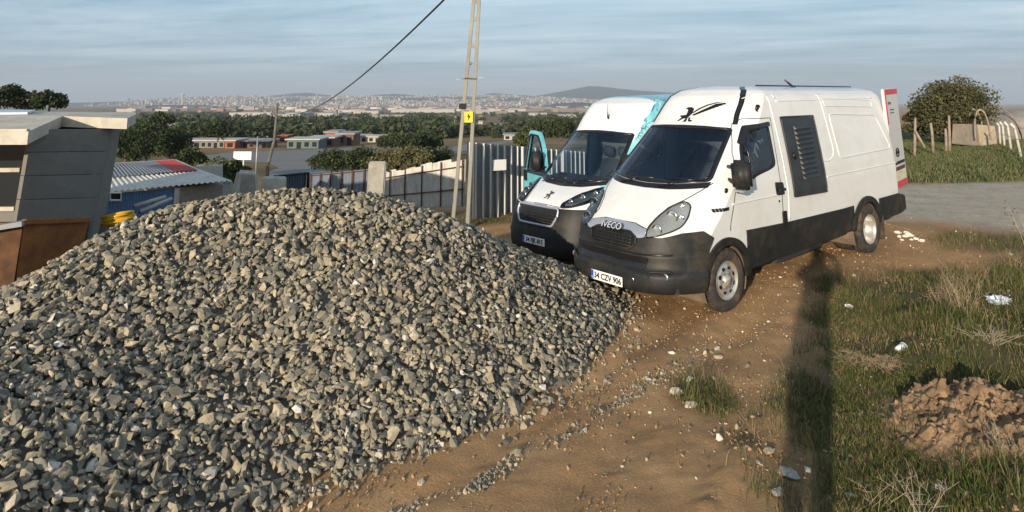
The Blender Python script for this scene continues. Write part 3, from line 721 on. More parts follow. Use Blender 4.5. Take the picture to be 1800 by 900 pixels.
    m = MB(); p = v.sd(-.005)(2.16, 2.33); m.lathe([(0, .055), (.018, .055), (.024, .04), (.012, .028), (.02, .012), (.02, .001)], 20, 'X', p); m.build('roof_vent', BLACK, root, True)
    # louvred panel
    lp = [(2.60, 1.13), (2.60, 2.20), (3.48, 2.17), (3.48, 1.09)]
    BP = pmat('black_panel_paint', (.028, .032, .036), .45, var=.3, scale=5)
    lv = patch('louvre_panel', lp, Fm(v, 'S', .016, .03), BP, root, .1)
    seam('louvre_frame', [lp], Fm(v, 'S', .018), .012, BP, lv, True)
    m = MB(); f0 = Fm(v, 'S', .016); f1 = Fm(v, 'S', .05)
    for k in range(11):
        z = 1.33+k*.068; x0, x1 = 2.88-.0*k, 3.32+.004*k
        V = [f0(x0, z), f0(x1, z), f0(x1, z+.052), f0(x0, z+.052), f1(x0+.02, z+.004), f1(x1-.02, z+.004), Fm(v, 'S', .018)(x1-.02, z+.050), Fm(v, 'S', .018)(x0+.02, z+.050)]
        m.hexa(V)
    m.build('louvre_blades', BP, lv)
    p = v.sd(.016)(2.76, 1.66); MB().lathe([(0, .05), (.015, .05), (.02, .03), (.02, .001)], 18, 'X', p).build('latch', BLACK, lv, True)
    # black roof band between cab and box
    for sg in (1, -1):
        patch('roof_band', [(1.83, 2.14), (2.02, 2.40), (2.16, 2.56), (2.28, 2.628), (2.42, 2.628), (2.26, 2.54), (2.12, 2.38), (1.90, 2.14)], Fm(v, 'S', .012, .03, sg), BLACK, root, .03, smooth=True) if 0 else None
        m = MB(); rows = []
        for h in np.linspace(2.13, 2.63, 60):
            wv = float(v.w(h)); s0 = float(v.s0(h)); c = float(v.c(h)); 
            a = max(s0+c*.30, 1.78+(h-2.13)*.85); b = a+.034
            ta = float(v.T(a, h))+.012; tb = float(v.T(b, h))+.012
            rows.append([(sg*(ta-.03), a, h+.004), (sg*ta, a, h+.004), (sg*tb, b, h+.004), (sg*(tb-.03), b, h+.004)])
        n = 4; m.add(sum(rows, []), [(i*n+j, i*n+j+1, (i+1)*n+j+1, (i+1)*n+j) for i in range(len(rows)-1) for j in range(3)]); m.build('roof_band', BLACK, root, True)
    MB().tube([(.62, 2.5, 2.645), (.60, 5.4, 2.655)], .012, 6).build('roof_strip', BLACK, root)
    m = MB(); m.tube([(.35, 4.0, 2.64), (.30, 3.85, 2.76)], [.022, .012], 8); m.lathe([(2.63, .04), (2.66, .03), (2.665, .001)], 12, 'Z', (.35, 4.0, 0)); m.build('roof_antenna', BLACK, root, True)
    # mirror
    for sg in (1, -1):
        mr_ = empty('mirror', (sg*.98, 1.24, 1.56) if sg > 0 else (-.90, 1.50, 1.50)); mr_.parent = root; mr_.scale = (1, 1, 1) if sg > 0 else (.8, .8, .85)
        m = MB(); m.hexa([(sg*.03, -.10, -.17), (sg*.27, -.12, -.15), (sg*.27, .06, -.14), (sg*.03, .06, -.17), (sg*.01, -.09, .20), (sg*.24, -.10, .20), (sg*.24, .06, .19), (sg*.01, .06, .20)]); m.build('mirror_shell', PLASTIC, mr_, True, .045)
        MB().box((sg*.05 if sg > 0 else -.23, .062, -.12), (sg*.23 if sg > 0 else -.05, .068, .17)).build('mirror_glass', CHROME, mr_)
        MB().tube([(-sg*.07, .02, -.06), (sg*.08, .0, -.10)], .03, 8).build('mirror_arm', BLACK, mr_, True)
        MB().tube([(-sg*.09, .05, .10), (sg*.06, .0, .10)], .024, 8).build('mirror_arm', BLACK, mr_, True)
        MB().box((sg*.10 if sg > 0 else -.22, -.128, -.17), (sg*.22 if sg > 0 else -.10, -.05, -.145)).build('mirror_lamp', SILVER, mr_)
    patch('mirror_base', [(1.30, 1.34), (1.30, 1.47), (1.52, 1.72), (1.60, 1.46), (1.50, 1.40)], Fm(v, 'S', .012, .02), BLACK, root)
    # eagle decal on the roof cap: body, head, tail, claws, spread wing with feathers
    ep = [[(-.02, 2.20), (.03, 2.27), (.02, 2.33), (-.03, 2.35), (-.07, 2.31), (-.06, 2.25), (-.10, 2.215)], [(-.03, 2.35), (-.10, 2.35), (-.13, 2.32), (-.09, 2.325), (-.07, 2.31)],
          [(-.06, 2.25), (-.17, 2.235), (-.13, 2.215), (-.10, 2.20), (-.02, 2.20)], [(-.12, 2.21), (-.17, 2.165), (-.14, 2.165), (-.08, 2.20)], [(.0, 2.21), (.02, 2.165), (.07, 2.16), (.09, 2.18), (.04, 2.185), (.03, 2.22)], [(-.04, 2.20), (-.07, 2.155), (-.01, 2.16), (-.01, 2.20)]]
    for k in range(9):       # flight feathers, longest at the tip, with gaps between
        a0, b0 = .035+.034*k, 2.262+.0165*k; l_ = .06+.011*k
        ep.append([(a0, b0-.012), (a0+.026, b0+.002), (a0+.02+l_*.9, b0+.008+l_*.05), (a0+.026+l_*1.05, b0-.006+l_*.02), (a0+l_*.55, b0-.022)])
    ep.append([(.02, 2.275), (.09, 2.335), (.20, 2.385), (.33, 2.415), (.46, 2.425), (.34, 2.405), (.22, 2.372), (.12, 2.325), (.05, 2.275)])
    patch('eagle_decal', ep, Fm(v, 'F', .004, .003), BLACK, root, .05)
    # rear: bumper step, opened rear door with markings
    MB().hexa([(-.95, 5.90, .42), (1.02, 5.90, .42), (1.0, 6.14, .45), (-.9, 6.14, .45), (-.95, 5.90, .74), (1.02, 5.90, .74), (1.0, 6.14, .70), (-.9, 6.14, .70)]).build('rear_bumper', PLASTIC, root, False, .02)
    dr = empty('rear_door', (.93, 5.96, .78), (0, 0, R(98))); dr.parent = root     # hinged on the corner, swung out
    DW = pmat('door_grey_white', (.62, .63, .63), .35, var=.05)
    MB().hexa([(0, 0, 0), (.80, 0, 0), (.80, .05, 0), (0, .05, 0), (-.13, 0, 1.70), (.66, 0, 1.70), (.66, .05, 1.70), (-.13, .05, 1.70)]).build('door_panel', DW, dr, False, .012)
    def dbar(u0, u1, z0, z1, mat, nm, o=-.006):
        f = lambda u, z: (u-.13*z/1.70+.0, o, z)
        V = [f(u0, z0), f(u1, z0), (f(u1, z0)[0], .0, z0), (f(u0, z0)[0], .0, z0), f(u0, z1), f(u1, z1), (f(u1, z1)[0], .0, z1), (f(u0, z1)[0], .0, z1)]
        return MB().hexa(V).build(nm, mat, dr)
    dbar(.01, .79, 1.60, 1.69, RED, 'red_stripe'); dbar(.01, .07, 1.10, 1.60, RED, 'red_stripe'); dbar(.01, .79, .01, .12, RED, 'red_stripe')
    dbar(.05, .75, .40, .45, BLACK, 'door_strip'); dbar(.05, .72, .30, .36, pmat('dark_lamp', (.1, .03, .03), .3), 'tail_lamp'); dbar(.10, .70, .14, .28, pmat('label_cream', (.75, .68, .5), .5, dirt=(.35, .25, .1, .8), dscale=14), 'door_label')
    m = MB()
    m.tube([(.20+.07*math.cos(a)-.10, -.010, 1.42+.05*math.sin(a)) for a in np.linspace(.3, 2.9, 10)], .008, 6); m.box((.12, -.01, 1.33), (.34, -.004, 1.345)); m.box((.12, -.01, 1.28), (.34, -.004, 1.292)); m.build('door_emblem', BLACK, dr)
    MB().tube([(.30+.08*math.cos(a), -.010, .60+.07*math.sin(a)) for a in np.linspace(0, 6.28, 20)[:-1]], .010, 6, True).tube([(.24, -.01, .57), (.30, -.01, .62), (.36, -.01, .58)], .01, 6).build('door_emblem', MATS['bulkhead_grey'] if 'bulkhead_grey' in MATS else BLACK, dr)
    interior(root, v, 1)
    wheel(root, .90, FW, 1, .36, .20); wheel(root, .90, FW, -1, .36, .20)
    wheel(root, .93, RW, 1, .36, .20, True); wheel(root, .93, RW, -1, .36, .20, True)
    m = MB(); m.box((-.8, RW-.06, .30), (.8, RW+.06, .42)); m.box((-.7, FW-.06, .28), (.7, FW+.06, .40)); m.tube([(.3, 1.5, .33), (.3, 5.6, .36)], .05, 8); m.box((.45, 2.4, .25), (.80, 3.6, .40)); m.build('chassis', DARKIN, root)
    for sg in (1, -1): MB().box((sg*.93-.12, RW+.46, .14), (sg*.93+.10, RW+.475, .5)).build('mud_flap', RUBBER, root)
    MB().hexa([(.3, 1.04, 1.335), (.5, 1.04, 1.335), (.5, 1.22, 1.345), (.3, 1.22, 1.345), (.3, 1.04, 1.345), (.5, 1.04, 1.345), (.5, 1.22, 1.355), (.3, 1.22, 1.355)]).build('paper_sheet', PLATEW, root)
    for o in root.children:      # the roof runs down a little towards the back
        if o.type != 'MESH' or o.location.length > 0 or o.name.startswith(('wheel', 'number')): continue
        me = o.data; a = np.zeros(len(me.vertices)*3, np.float32); me.vertices.foreach_get('co', a); a = a.reshape(-1, 3)
        a[:, 2] += np.clip((a[:, 2]-1.5)/1.1, 0, 1.2)*(.02-.15*np.clip((a[:, 1]-2.0)/3.9, 0, 1)); me.vertices.foreach_set('co', a.ravel()); me.update()
    return root, v
make_daily()

def wrap_mat():
    m = bpy.data.materials.new('teal_graphic_wrap'); m.use_nodes = True; t = m.node_tree; b = t.nodes['Principled BSDF']; val(b, 'Roughness', .3); val(b, 'Coat Weight', .3)
    o = N(t, 'ShaderNodeTexCoord').outputs['Object']; s_ = N(t, 'ShaderNodeSeparateXYZ'); L(t, o, s_.inputs[0])
    ax = math_(t, 'ABSOLUTE', s_.outputs[0]); y = s_.outputs[1]; z = s_.outputs[2]
    nz = math_(t, 'MULTIPLY', math_(t, 'SUBTRACT', noise(t, o, 5, 5, .6), .5), .12)
    # white nose and cap, coloured flanks
    up = math_(t, 'GREATER_THAN', z, 1.38)
    e_up = math_(t, 'GREATER_THAN', math_(t, 'ADD', ax, nz), .74)
    y2 = math_(t, 'GREATER_THAN', math_(t, 'ADD', y, nz), 2.35)
    e_up = math_(t, 'MAXIMUM', e_up, math_(t, 'MULTIPLY', y2, math_(t, 'GREATER_THAN', z, 2.2)))
    lo = math_(t, 'MULTIPLY', math_(t, 'GREATER_THAN', ax, .66), math_(t, 'GREATER_THAN', math_(t, 'ADD', y, math_(t, 'MULTIPLY', nz, 2)), .78))
    mask = math_(t, 'ADD', math_(t, 'MULTIPLY', up, e_up), math_(t, 'MULTIPLY', math_(t, 'SUBTRACT', 1, up), lo))
    teal = ramp(t, noise(t, o, 2.2, 4, .6), [(.3, (.10, .42, .50)), (.5, (.25, .62, .68)), (.7, (.42, .74, .78))])
    wv = N(t, 'ShaderNodeTexVoronoi', feature='DISTANCE_TO_EDGE'); val(wv, 'Scale', 7.5)
    mp = N(t, 'ShaderNodeMapping'); val(mp, 'Scale', (1.6, 1.0, .55)); L(t, o, mp.inputs[0])
    nn = N(t, 'ShaderNodeTexNoise'); val(nn, 'Scale', 4); L(t, o, nn.inputs[0]); av = N(t, 'ShaderNodeVectorMath', operation='ADD'); L(t, mp.outputs[0], av.inputs[0])
    sc = N(t, 'ShaderNodeVectorMath', operation='SCALE'); L(t, nn.outputs['Color'], sc.inputs[0]); val(sc, 3, .5); L(t, sc.outputs[0], av.inputs[1]); L(t, av.outputs[0], wv.inputs['Vector'])
    ln = ramp(t, wv.outputs['Distance'], [(.03, 1), (.09, 0)]); hi = math_(t, 'GREATER_THAN', z, 1.95)
    ln = math_(t, 'MULTIPLY', math_(t, 'MULTIPLY', ln, hi), ramp(t, noise(t, o, 3, 3), [(.42, .1), (.52, .95)]))
    teal = mix(t, ln, teal, (.02, .10, .20)); c = mix(t, mask, (.78, .79, .78), teal); L(t, c, b.inputs['Base Color']); return m
def make_boxer():
    v = Van(); v.L = 5.99; v.H = 2.70; v.bot = .33
    v.w = ip([(.22, .95), (.45, 1.0), (.8, 1.02), (1.25, 1.02), (1.45, 1.0), (1.75, .95), (2.1, .90), (2.45, .85), (2.57, .80), (2.645, .7), (2.685, .5), (2.70, .1)])
    v.s0 = ip([(.2, .12), (.3, .0), (.6, 0), (.85, .05), (.98, .10), (1.06, .20), (1.15, .38), (1.28, .70), (2.05, 1.55), (2.3, 1.75), (2.56, 2.0), (2.66, 2.25), (2.70, 2.5)])
    v.c = ip([(.2, .5), (.9, .6), (1.1, .6), (1.4, .5), (2.1, .45), (2.7, .35)])
    root = empty('cargo_van', (.402, 10.77, -.14), (.03, 0, -.866), 'white panel van with teal graphics and its front door open, beside the steel fence', 'van')
    ws = rnd([(-.84, 1.37), (-.42, 1.30), (0, 1.28), (.42, 1.30), (.84, 1.37), (.71, 2.07), (.35, 2.10), (0, 2.11), (-.35, 2.10), (-.71, 2.07)], .05)
    sw = rnd([(1.30, 1.42), (1.62, 1.86), (1.85, 2.05), (2.22, 2.07), (2.22, 1.42)], .07)
    dooro = [(1.06, .55), (1.10, 1.3), (1.28, 1.42), (1.55, 1.85), (1.80, 2.12), (2.30, 2.14), (2.32, .55)]
    FW, RW = .95, 4.98; wm = wrap_mat()
    van_body(v, root, wm, [ws], [(sw, 1), (dooro, -1)], [FW, RW], .43)
    inner_arch(root, v, FW, .42); inner_arch(root, v, RW, .42)
    patch('windscreen', ws, Fm(v, 'F', .004), GLASS, root, .08, smooth=True)
    def band(name, poly, d, fm, par, mat=BLACK):
        cx = sum(p[0] for p in poly)/len(poly); cz = sum(p[1] for p in poly)/len(poly)
        b = [(p[0]+(cx-p[0])*d/max(.05, math.hypot(cx-p[0], cz-p[1])), p[1]+(cz-p[1])*d/max(.05, math.hypot(cx-p[0], cz-p[1]))) for p in poly]; n = len(poly)
        MB().add([fm(*p) for p in poly]+[fm(*p) for p in b]+[fm.low(*p) for p in poly]+[fm.low(*p) for p in b], [(i, (i+1) % n, n+(i+1) % n, n+i) for i in range(n)]+[(i, (i+1) % n, 2*n+(i+1) % n, 2*n+i) for i in range(n)]+[(n+i, n+(i+1) % n, 3*n+(i+1) % n, 3*n+i) for i in range(n)]).build(name, mat, par, True)
    band('windscreen_seal', dens(ws, .05, True), .05, Fm(v, 'F', .009, .03), root)
    g = patch('side_window', sw, Fm(v, 'S', .003, .01), GLASS, root, .08); band('window_seal', dens(sw, .05, True), .05, Fm(v, 'S', .01, .03), g)
    seam('door_frame', [dooro], Fm(v, 'S', -.005, sg=-1), .025, DARKIN, root, True)
    m = MB(); ts = np.concatenate((-(1-np.linspace(0, 1, 24)**2), (1-np.linspace(1, 0, 24)**2)[1:])); rows = []
    for h, o in zip([.20, .23, .30, .42, .50, .58, .62, .70, .85, .95, .985], [-.05, .03, .05, .055, .05, .04, .03, .03, .022, .015, .012]):
        wv = float(v.w(h)); s0 = float(v.s0(h)); c = float(v.c(h)); rows.append([(t*(wv+o), s0+c*abs(t)**4-o*(1-abs(t)**6), h) for t in ts])
    n = len(rows[0]); m.add(sum(rows, []), [(i*n+j, i*n+j+1, (i+1)*n+j+1, (i+1)*n+j) for i in range(len(rows)-1) for j in range(n-1)]); m.build('bumper', PLASTIC, root, True)
    for sg in (1, -1):
        patch('bumper_corner', [(.30, .24), (.52, .24), (.56, .60), (.66, .80), (.66, 1.08), (.45, 1.02), (.28, .95)], Fm(v, 'S', .022, .03, sg), PLASTIC, root, .06, smooth=True)
        patch('wheel_arch', arch_ring(v, FW, .40, .49, .36, -5, 180), Fm(v, 'S', .02, .04, sg), PLASTIC, root, .08)
        patch('side_trim', [(1.42, .32), (4.5, .32), (4.5, .56), (1.42, .56)], Fm(v, 'S', .018, .03, sg), PLASTIC, root, .3)
        hp = [(sg*a, b) for a, b in rnd([(.46, .985), (.43, 1.045), (.55, 1.17), (.70, 1.25), (.86, 1.275), (.90, 1.22), (.84, 1.10), (.74, 1.04), (.60, 1.0)], .03)]
        hl = patch('headlight', hp, Fm(v, 'F', .012, .03), BLACK, root, .05, smooth=True)
        patch('lamp_housing', [(sg*a, b) for a, b in rnd([(.50, 1.02), (.49, 1.06), (.58, 1.15), (.72, 1.22), (.82, 1.24), (.81, 1.16), (.72, 1.08), (.60, 1.03)], .02)], Fm(v, 'F', .018, .01), LENSW, hl, .05, smooth=True)
        for a, b, r_ in ((.55, 1.07, .050), (.66, 1.125, .060), (.76, 1.18, .050)): MB().lathe([(.012, r_), (-.012, r_*.96), (.02, r_*.75), (.03, .001)], 18, 'Y', v.fs(.022)(sg*a, b)).build('reflector', CHROME, hl, True); patch('lens', hp, Fm(v, 'F', .036, .03), LENS, hl, .05, smooth=True)
        m = MB(); m.lathe([(0, .001), (-.01, .05), (.01, .055)], 16, 'Y', v.fs(.045)(sg*.80, .50)); m.build('fog_lamp', LENSW, root, True)
        m = MB(); c_ = v.sd(.0, sg)(1.30, 1.5)
    # grille with bright frame
    go = rnd([(-.46, .975), (.46, .975), (.47, .86), (.38, .70), (-.38, .70), (-.47, .86)], .05)
    gr = patch('grille', go, Fm(v, 'F', .040, .03), BLACK, root, .06)
    seam('grille_frame', [go], Fm(v, 'F', .048), .021, SILVER, gr, True)
    seam('grille_slats', [[(-.40, z), (.40, z)] for z in (.75, .79, .83, .87, .91)], Fm(v, 'F', .046), .008, PLASTIC, gr)
    patch('name_strip', [(-.14, .995), (.14, .995), (.14, 1.015), (-.14, 1.015)], Fm(v, 'F', .03, .02), SILVER, root)
    # rampant lion mark on the bonnet
    lion = [[(-.045, 1.075), (-.02, 1.085), (.0, 1.12), (.02, 1.135), (.045, 1.14), (.05, 1.155), (.02, 1.165), (-.01, 1.155), (-.03, 1.13), (-.035, 1.10)], [(.0, 1.115), (.03, 1.095), (.035, 1.075), (.05, 1.078), (.045, 1.105), (.015, 1.125)], [(-.03, 1.13), (-.07, 1.135), (-.075, 1.12), (-.035, 1.115)], [(-.01, 1.16), (-.05, 1.175), (-.055, 1.162), (-.02, 1.148)]]
    patch('lion_badge', lion, Fm(v, 'F', .012, .012), pmat('dark_chrome', (.12, .12, .13), .3, .6), root, .05)
    patch('cowl_grille', [(-.84, 1.305), (-.42, 1.255), (0, 1.24), (.42, 1.255), (.84, 1.305), (.84, 1.37), (.42, 1.30), (0, 1.28), (-.42, 1.30), (-.84, 1.37)], Fm(v, 'F', .006, .02), BLACK, root)
    wiper(root, v, -.55, .0, 1.29, 1.34); wiper(root, v, .05, .62, 1.28, 1.34)
    seam('bonnet_gap', [[(-.46, 1.0), (0, 1.01), (.46, 1.0)], [(.86, 1.285), (.72, 1.262), (.55, 1.19), (.42, 1.06), (.42, 1.0)], [(-.86, 1.285), (-.72, 1.262), (-.55, 1.19), (-.42, 1.06), (-.42, 1.0)]], Fm(v, 'F', .001), .005, BLACK, root)
    seam('roof_pressing', [rnd([(-.55, 2.24), (-.20, 2.24), (-.16, 2.5), (-.44, 2.5)], .05), rnd([(.55, 2.24), (.20, 2.24), (.16, 2.5), (.44, 2.5)], .05)], Fm(v, 'F', -.003), .010, wm, root, True)
    m = MB(); p = Vector(v.fs(.0)(.10, 2.33)); m.tube([p+Vector((0, .02, -.08)), p+Vector((0, -.04, .0)), p+Vector((.01, -.05, .10)), p+Vector((.015, -.045, .24))], [.022, .018, .007, .004], 8); m.build('roof_antenna', BLACK, root, True)
    plate(root, '34 FJK 815', 0, -.062, .46, -.04)
    interior(root, v, 1)
    MB().box((-.86, .2, .30), (.86, 5.8, .38)).build('underbody', DARKIN, root)
    for sg in (1, -1): wheel(root, .90, FW, sg, .36, .22); wheel(root, .90, RW, sg, .36, .22)
    # mirror on the closed side
    mr_ = empty('mirror', (1.03, 1.62, 1.48)); mr_.parent = root; mr_.scale = (.8, .8, .8)
    MB().hexa([(.03, -.08, -.17), (.22, -.10, -.16), (.22, .06, -.14), (.03, .06, -.17), (.01, -.07, .20), (.20, -.08, .20), (.20, .06, .19), (.01, .06, .20)]).build('mirror_shell', PLASTIC, mr_, True, .04)
    MB().tube([(-.07, .02, -.06), (.08, 0, -.08)], .03, 8).build('mirror_arm', BLACK, mr_, True)
    # open passenger door, hinged at its front edge
    dr = empty('front_door', (-1.03, 1.34, -.05), (0, 0, R(72))); dr.parent = root
    T2 = pmat('teal_paint', (.16, .52, .60), .3, var=.2, scale=3, coat=.3)
    # local: +Y runs back along the door, -X is outside; top leans inward
    def dx(z): return .0 if z < 1.35 else .0+.13*(z-1.35)/.7
    outer = rnd([(.0, .58), (.02, 1.26), (.16, 1.40), (.42, 1.82), (.66, 2.06), (1.16, 2.08), (1.20, 1.3), (1.20, .58)], .10)
    win = rnd([(.14, 1.27), (.48, 1.79), (.70, 1.99), (1.10, 2.00), (1.13, 1.27)], .06)
    bm = bmesh.new()
    def loop(poly, x): return [bm.verts.new((x+dx(z), y, z)) for y, z in poly]
    for x in (-.03, .03):
        a = loop(dens(outer, .08, True), x); b_ = loop(dens(win, .08, True), x)
        es = [bm.edges.new((l[i], l[(i+1) % len(l)])) for l in (a, b_) for i in range(len(l))]; bmesh.ops.triangle_fill(bm, edges=es, use_beauty=True)
        if x < 0: a0, b0 = a, b_
        else:
            for l0, l1 in ((a0, a), (b0, b_)):
                for i in range(len(l0)): j = (i+1) % len(l0); bm.faces.new((l0[i], l0[j], l1[j], l1[i]))
    bmesh.ops.recalc_face_normals(bm, faces=bm.faces); me = bpy.data.meshes.new('door_panel'); bm.to_mesh(me); bm.free(); me.materials.append(T2)
    o = bpy.data.objects.new('door_panel', me); COL.objects.link(o); o.parent = dr
    m = MB(); k = [( -.0+dx(z), y, z) for y, z in win]; m.add(k, [tuple(range(len(k)))]); m.build('window_glass', GLASS, dr)
    for x in (-.036, .036): MB().tube([(x+dx(z), y, z) for y, z in dens(win, .08, True)], .022, 6, True).build('window_seal', BLACK, dr, True)
    MB().box((-.06, 1.02, 1.08), (-.028, 1.16, 1.30)).build('door_handle', BLACK, dr, False, .012)
    MB().hexa([(-.26, .14, 1.36), (-.06, .14, 1.36), (-.06, .28, 1.36), (-.26, .28, 1.36), (-.25, .16, 1.74), (-.06, .16, 1.74), (-.06, .28, 1.74), (-.25, .28, 1.74)]).build('mirror_shell', PLASTIC, dr, True, .04)
    MB().tube([(.0, .2, 1.42), (-.1, .2, 1.45)], .03, 8).build('mirror_arm', BLACK, dr, True)
    MB().box((.03, .15, .65), (.07, 1.1, 1.3)).build('door_trim', DARKIN, dr, False, .02)
    return root
make_boxer()

# ------------------------------------------------------------------ generic builders for the surroundings
def quad_sheet(name, a, b, c, d, mat, parent=None, n=20, amp=.02, sharp=False, m=2, thick=.0):
    """corrugated sheet, corners a(bottom/near-left) b(bottom right) c(top right) d(top left); ribs run a->d"""
    a, b, c, d = map(Vector, (a, b, c, d)); nr = (b-a).cross(d-a).normalized(); V = []; F = []
    prof = []
    for i in range(n):
        if sharp: prof += [(i+.0, 0), (i+.74, 0), (i+.80, 1), (i+.94, 1)]
        else: prof += [(i+k/6, .5-.5*math.cos(2*math.pi*k/6)) for k in range(6)]
    prof.append((n, 0))
    for j in range(m+1):
        v = j/m
        for u, h in prof:
            u /= n; V.append(a*(1-u)*(1-v)+b*u*(1-v)+c*u*v+d*(1-u)*v+nr*h*amp)
    k = len(prof)
    F = [(j*k+i, j*k+i+1, (j+1)*k+i+1, (j+1)*k+i) for j in range(m) for i in range(k-1)]
    return MB().add(V, F).build(name, mat, parent)
class Dr:
    def __init__(s, o): s.o = o
    def __call__(s, u, v): return (u, v, gz(u, v)+s.o)
    def low(s, u, v): return (u, v, gz(u, v)+s.o-.02)
def leafmat(name, c, isl=.45, var=.35, scale=.8):
    m = pmat(name, c, .65, var=var, scale=scale, island=isl, spec=.2); return m
LEAF_DARK = leafmat('leaf_dark', (.040, .055, .022)); LEAF_MID = leafmat('leaf_mid', (.075, .09, .030)); LEAF_OLIVE = leafmat('leaf_olive', (.11, .105, .045)); LEAF_FIG = leafmat('leaf_fig', (.085, .082, .038), .5, .45, 1.6)
BARK = pmat('bark', (.12, .095, .07), .9, var=.3, scale=10, bump=.4)
def leaves(name, pts, size, mat, parent=None, seed=0, aspect=.6, flat=0):
    n = len(pts); rng = np.random.default_rng(seed); Rm = rotmats(n, rng); sz = size*rng.uniform(.6, 1.4, n)
    q = np.array([[-1, 0, 0], [0, -aspect, .15], [1, 0, 0], [0, aspect, .15]])
    V = np.einsum('nij,vj->nvi', Rm, q)*sz[:, None, None]*.5+pts[:, None, :]
    return npmesh(name, V.reshape(-1, 3), [np.arange(n*4).reshape(n, 4)], mat, parent)
def crown_pts(rng, n, c, r, k, cr):
    """points in k clumps spread through an ellipsoid (centre c, radii r); cr clump radius"""
    d = rng.normal(size=(k, 3)); d /= np.linalg.norm(d, axis=1, keepdims=True); rad = rng.uniform(.35, 1, k)**.6
    cc = np.array(c)+d*rad[:, None]*np.array(r); cc[:, 2] = np.maximum(cc[:, 2], c[2]-r[2]*.9)
    cs = cr*rng.uniform(.5, 1.4, k); w_ = cs**2; pick = rng.choice(k, n, p=w_/w_.sum())
    e = rng.normal(size=(n, 3)); e /= np.linalg.norm(e, axis=1, keepdims=True); e *= (rng.random(n)**.45)[:, None]
    return cc[pick]+e*cs[pick][:, None]*np.array([1, 1, .8]), cc
def tree(x, y, z0, h, wr, label, seed, n=2500, leaf=.16, mat=None, name='tree', cat='tree', group=None, trunk=.25, k=26):
    rng = np.random.default_rng(seed); root = empty(name, (x, y, z0), (0, 0, 0), label, cat, group)
    c = (0, 0, h*(trunk+(1-trunk)*.5)); r = (wr*.8, wr*.8, h*(1-trunk)*.42)
    P, cc = crown_pts(rng, n, c, r, k, wr*.34); leaves('crown', P, leaf, mat or LEAF_DARK, root, seed)
    m = MB(); top = Vector((rng.normal()*.05*h, 0, h*.55)); m.tube([(0, 0, -.3), (.02*h, 0, h*.2), top], [.035*h+.03, .028*h+.02, .015*h+.01], 7)
    for q in cc[:9]: m.tube([Vector((.02*h, 0, h*.22)).lerp(top, rng.random()*.6), Vector(q)*.6+top*.25, Vector(q)], [.016*h+.01, .01*h+.006, .004], 5)
    m.build('trunk', BARK, root, True); return root

# ------------------------------------------------------------------ site cabin on the left, hopper, hose
PANELW = pmat('cabin_wall_panel', (.175, .168, .150), .7, var=.12, scale=3, dirt=(.12, .10, .08, .5), dscale=3)
ROOFW = pmat('cabin_roof', (.52, .48, .40), .7, var=.12, scale=3, dirt=(.28, .24, .18, .7), dscale=2.5)
RUSTO = pmat('orange_rust_paint', (.30, .11, .025), .7, var=.45, scale=3, dirt=(.08, .035, .015, .8), dscale=3)
GALV = pmat('galvanised', (.32, .34, .36), .45, .35, var=.15, scale=2, dirt=(.22, .18, .14, .4), dscale=2)
def prism(mb, top, th):
    n = len(top); lo = [Vector(p)-Vector((0, 0, th)) for p in top]
    return mb.add([tuple(p) for p in top]+[tuple(p) for p in lo], [tuple(range(n)), tuple(range(2*n-1, n-1, -1))]+[(i, (i+1) % n, n+(i+1) % n, n+i) for i in range(n)])
